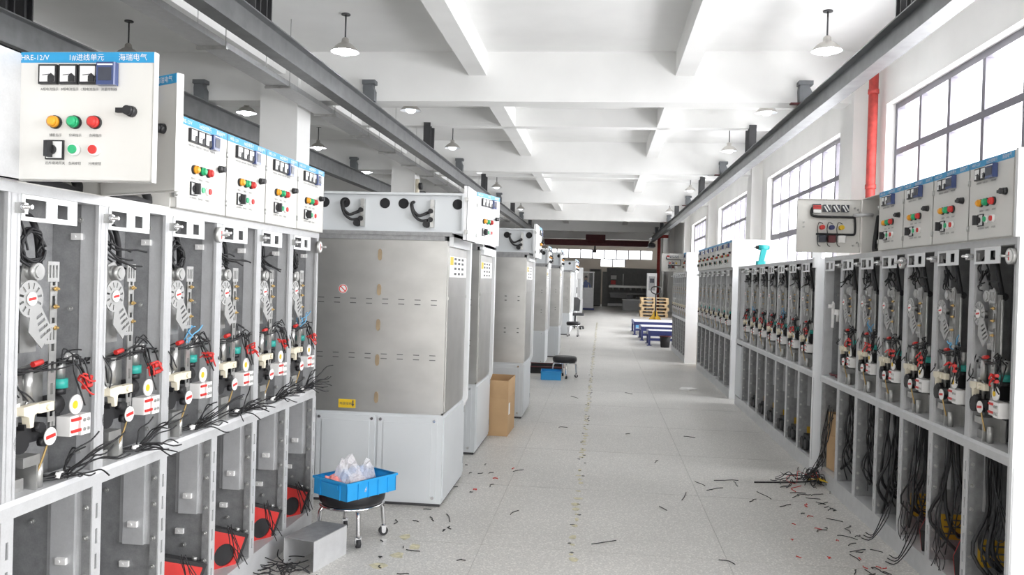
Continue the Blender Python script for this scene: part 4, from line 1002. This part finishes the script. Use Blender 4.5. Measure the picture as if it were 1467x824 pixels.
part(o, 'pump_body', None, lambda b: (b.prism([(-.27,.05),(.27,.05),(.27,.14),(.1,.34),(.05,.5),(-.05,.5),(-.1,.34),(-.27,.14)], -.06, .1, T=XZ), b.cyl((0,-.05,.1), (0,-.05,.45), .05, n=12)), 'ochre')
part(o, 'drawbar', None, lambda b: b.cyl((0,-.1,.3), (0,-.16,1.12), .028, n=10), 'black')
part(o, 'handle_loop', None, lambda b: b.tube([(0,-.16,1.1),(-.14,-.16,1.16),(-.17,-.16,1.27),(-.1,-.16,1.36),(.1,-.16,1.36),(.17,-.16,1.27),(.14,-.16,1.16),(0,-.16,1.1)], .02, 8), 'black')
for x in (-.12, .12): part(o, 'steer_wheel', 'stw', lambda b: b.cyl((-.04,-.1,.1), (.04,-.1,.1), .1, n=16), 'rubber', (x, 0, 0))
part(crate('parts_crate', (1.15, 27.6, 0), 0, .9, .8, .24, 'wide pale blue tub on the floor by the pallet jack', matname='light_blue'), 'contents', None, lambda b: b.box(.1, .8, .1, .7, .01, .2), 'white_plastic')
o = empty('control_kiosk', (2.1, 38.3, 0), 0, label='tall narrow white control kiosk behind the pallet stack', cat='kiosk')
part(o, 'housing', None, lambda b: b.cbox(-.02, .42, 0, .4, 0, 1.95, .03), 'white_paint')
part(o, 'panel', None, lambda b: b.box(.05, .35, -.012, 0, 1.15, 1.8), 'galvanised')
part(o, 'screen', None, lambda b: b.box(.1, .3, -.016, -.012, 1.5, 1.7), 'relay_screen')
# long grey machine at the end of the hall
o = empty('shearing_machine', (.3, 50.2, 0), 0, label='long dark grey sheet shearing machine at the far end', cat='machine')
part(o, 'frame', None, lambda b: (b.box(0, 3.2, .3, 1.2, 0, 2.35), b.box(-.25, .05, 0, 1.2, 0, 2.1)), 'machine_grey')
part(o, 'table', None, lambda b: (b.box(.2, 2.9, -.5, .3, .75, .85), b.box(.25, 1.5, -.3, .3, .55, .75)), 'galvanised')
part(o, 'ram', None, lambda b: (b.box(.15, 3.1, .1, .3, 1.15, 1.3), [b.cyl((.4+.35*q,.2,1.0), (.4+.35*q,.2,1.18), .06, n=8) for q in range(8)]), 'zinc')
part(o, 'foot_bar', None, lambda b: b.box(.1, 2.9, -.6, -.3, .05, .22), 'galvanised_light')
part(o, 'red_notice', None, lambda b: b.box(.25, .55, .28, .3, 1.35, 1.6), 'red'); part(o, 'white_notice', None, lambda b: b.box(.25, .6, .28, .3, 1.65, 1.9), 'paper')
part(o, 'lamp_post', None, lambda b: b.cyl((1.0,.2,1.3), (1.0,.2,2.0), .03, n=8), 'white_paint')
o = empty('electrical_cabinet', (-.75, 50.6, 0), 0, label='dark grey electrical cabinet left of the shearing machine', cat='cabinet')
part(o, 'body', None, lambda b: b.box(0, .72, 0, .7, .05, 2.25), 'machine_grey'); part(o, 'door', None, lambda b: b.box(.04, .68, -.02, 0, .12, 2.1), 'machine_grey')
part(o, 'vent', None, lambda b: [b.box(.08, .64, -.03, -.02, 2.12+.03*q, 2.135+.03*q) for q in range(4)], 'black'); part(o, 'foot', None, lambda b: b.box(.02, .7, .02, .68, 0, .05), 'black')
o = empty('work_bench', (1.15, 44.0, 0), 0, label='low grey metal bench with parts in front of the shearing machine', cat='bench')
part(o, 'cabinet_base', None, lambda b: b.box(0, 1.5, 0, .7, 0, .55), 'galvanised'); part(o, 'top', None, lambda b: b.box(-.04, 1.54, -.04, .74, .55, .6), 'galvanised_light')
part(o, 'vise', None, lambda b: (b.box(.2, .5, .1, .4, .6, .8), b.cyl((.35,.0,.72), (.35,.5,.72), .06), b.box(.7, 1.2, .2, .5, .6, .75)), 'dark_steel')
# glazed booth with a worker behind it
o = empty('machine_booth', (-1.35, 43.2, 0), 0, label='grey white machine booth with glazed upper half at the far left', cat='booth')
part(o, 'base_cabinet', None, lambda b: b.box(0, .95, 0, .9, .1, 1.15), 'galvanised_light'); part(o, 'skid', None, lambda b: b.box(-.05, 1.0, -.1, .95, 0, .1), 'navy')
for x in (0, .9):
    for y in (0, .85): part(o, 'corner_post', 'bcp', lambda b: b.box(0, .05, 0, .05, 1.15, 1.95), 'white_paint', (x, y, 0))
part(o, 'roof', None, lambda b: b.box(-.02, .97, -.02, .92, 1.95, 2.0), 'white_paint')
part(o, 'pane', None, lambda b: b.box(.05, .9, .01, .02, 1.15, 1.95), 'pane_glass')
def person():
    vs = [(0,0,.92),(0,.0,1.12),(0,-.05,1.34),(0,-.07,1.46),(0,-.08,1.52),(0,-.09,1.60),(-.19,-.06,1.40),(-.25,-.12,1.14),(-.17,-.32,1.05),(.19,-.06,1.40),(.25,-.12,1.14),(.17,-.32,1.05),
          (-.1,0,.88),(-.11,-.02,.48),(-.11,.02,.07),(-.11,-.12,.03),(.1,0,.88),(.11,-.02,.48),(.11,.02,.07),(.11,-.12,.03)]
    es = [(0,1),(1,2),(2,3),(3,4),(4,5),(2,6),(6,7),(7,8),(2,9),(9,10),(10,11),(0,12),(12,13),(13,14),(14,15),(0,16),(16,17),(17,18),(18,19)]
    rs = [.14,.14,.15,.06,.055,.09,.06,.045,.035,.06,.045,.035,.09,.065,.045,.035,.09,.065,.045,.035]
    me = bpy.data.meshes.new('person'); me.from_pydata(vs, es, [])
    o = obj('person', me, None, (-.87, 44.75, 0), (0, 0, .3), label='person in a blue shirt standing behind the glazed booth', cat='person')
    md = o.modifiers.new('skin', 'SKIN'); 
    for v, rr in zip(me.skin_vertices[0].data, rs): v.radius = (rr, rr*.8)
    me.skin_vertices[0].data[0].use_root = True
    o.modifiers.new('sub', 'SUBSURF').levels = 1
    me.materials.append(MATS['shirt_blue'])
    hd = part(o, 'head', None, lambda b: (b.lathe([(0,-.12),(.05,-.11),(.075,-.05),(.08,.02),(.07,.08),(.04,.115),(0,.12)], 14, m=0), b.cyl((0,-.07,-.01), (0,-.1,-.02), .015, n=8, m=0), b.box(-.035, .035, -.079, -.06, -.065, -.058, 1), b.cyl((-.03,-.07,.015), (-.03,-.082,.015), .009, n=6, m=1), b.cyl((.03,-.07,.015), (.03,-.082,.015), .009, n=6, m=1), b.box(-.09, -.075, -.02, .01, -.02, .03, 0), b.box(.075, .09, -.02, .01, -.02, .03, 0)), ['skin', 'black'], (0, -.1, 1.66))
    part(hd, 'hair', None, lambda b: b.lathe([(.084,.03),(.082,.06),(.072,.095),(.04,.128),(0,.132)], 14), 'black')
    for s_ in (-1, 1): part(o, 'hand', None, lambda b: (b.cbox(-.035, .035, -.07, .02, -.012, .012, .01), [b.cyl((-.028+.018*q,-.07,0), (-.03+.02*q,-.13-.01*(q in (1,2)),-.015), .008, n=6) for q in range(4)], b.cyl((-s_*.035,-.02,0), (-s_*.06,-.07,-.01), .009, n=6)), 'skin', (s_*.17, -.34, 1.04))
person()

# ------------------------------------------------------------------ loose bits on the floor
def scrap(loc, seed, L, label='short black wire offcut lying on the floor', m='cable_black', rad=.0027):
    r = random.Random(seed); a = r.uniform(0, PI)
    p = [(math.cos(a)*L*(t-.5)+r.uniform(-.012,.012), math.sin(a)*L*(t-.5)+r.uniform(-.012,.012), rad+(.002 if 0 < t < 1 else 0)) for t in (0, .35, .7, 1)]
    part(None, 'wire_offcut', None, lambda b: b.tube(p, rad, 5, smooth=2), m, loc, label=label, cat='wire', group=label)
spots = [(-.9,5.05,.16),(-.52,5.25,.12),(-.98,4.4,.08),(-.7,4.3,.06),(-.95,4.05,.06),(.06,4.75,.18),(.62,5.9,.22),(.78,6.3,.16),(.86,6.15,.16),(1.0,6.45,.18),(1.05,6.35,.14),(.72,4.55,.10),(.45,5.55,.08),
         (1.2,6.05,.2),(1.3,5.8,.1),(.5,7.0,.1),(-.35,8.4,.1),(-.1,9.0,.12),(-.3,10.6,.2),(.3,8.2,.07),(-.75,5.9,.08),(-.6,6.4,.1),(.9,8.2,.1),(.4,11.2,.15),(-1.0,5.0,.1),(-1.2,4.9,.08)]
for k, (x, y, L) in enumerate(spots):
    scrap((x, y, 0), 300+k, L, 'black wire offcut on the floor between stool and tank cabinets' if x < -.45 else 'black wire offcut lying out in the middle of the aisle floor' if x < .58 else 'black wire offcut on the right half of the aisle floor')
r = random.Random(11)
for k in range(34): scrap((1.62-abs(r.gauss(0,.16)), r.uniform(4.3,6.2), 0), 400+k, r.uniform(.03,.14), 'black wire offcut strewn along the plinth of the right row', rad=.0025)
for k in range(14): scrap((1.58-abs(r.gauss(0,.18)), r.uniform(4.3,6.0), 0), 500+k, r.uniform(.015,.04), 'tiny red wire crumb beside the right row', 'red', .0025)
for k in range(24): scrap((-1.15+r.uniform(-.4,.35), r.uniform(3.9,6.6), 0), 560+k, r.uniform(.015,.05), 'tiny dark wire crumb near the stool and tank cabinet')
for k in range(3): scrap((-.85+.1*k, 5.75+.35*k, 0), 600+k, .03, 'tiny red crumb on the floor before the tank cabinets', 'red', .004)
def heap(b):
    r = random.Random(5)
    for q in range(46):
        x, y = r.uniform(-.14,.14), r.uniform(-.16,.16); p = [(x, y, r.uniform(.004,.05))]
        a = r.uniform(0, 2*PI)
        for t in range(4):
            a += r.uniform(-.9,.9); s_ = r.uniform(.03,.08); x += math.cos(a)*s_; y += math.sin(a)*s_
            p.append((x, y, max(.004, r.uniform(.0,.13)*(1-min(1, (x*x+y*y)/.05)))))
        b.tube(p, r.choice((.002,.003,.004)), 5, 1 if q % 9 == 0 else 0)
    for q in range(9):
        b.tube([(.02+r.uniform(-.08,.1),.0+r.uniform(-.1,.1),.03),(.08+r.uniform(-.05,.05),-.05,.18),(.10,-.06+r.uniform(-.1,.1),.36),(.13,-.08+r.uniform(-.1,.1),.52+r.uniform(0,.12))], .003, 5)
    b.tube([(-.42,-.1,.006),(-.2,-.05,.006),(0,0,.01),(.1,.05,.02)], .006, 6)
    for q in range(5): b.tube([(.0,.02*q,.02),(.1,-.06-.03*q,.05),(.2,-.2-.03*q,.012)], .003, 5, 2)
part(None, 'wire_tangle', None, heap, ['cable_black', 'red', 'yellow'], (1.62, 6.52, 0), label='tangled heap of black wire at the foot of the white end panel', cat='wire', kind='stuff')
def heap2(b):
    r = random.Random(8)
    for q in range(26):
        x, y = r.uniform(-.1,.1), r.uniform(-.12,.12); p = [(x, y, r.uniform(.004,.04))]; a = r.uniform(0, 2*PI)
        for t in range(3):
            a += r.uniform(-.9,.9); x += math.cos(a)*.05; y += math.sin(a)*.05; p.append((x, y, r.uniform(.004,.05)))
        b.tube(p, .003, 5)
part(None, 'wire_tangle', None, heap2, ['cable_black'], (-1.58, 3.95, 0), label='small black wire tangle on the floor behind the sheet metal channel', cat='wire', kind='stuff')
part(None, 'plastic_scrap', None, lambda b: b.prism([(-.12,-.08),(.02,-.12),(.14,-.03),(.08,.09),(-.06,.1)], 0, .02), 'white_plastic', (1.25, 11.9, 0), label='flat white plastic scrap on the floor before the third right row', cat='scrap')
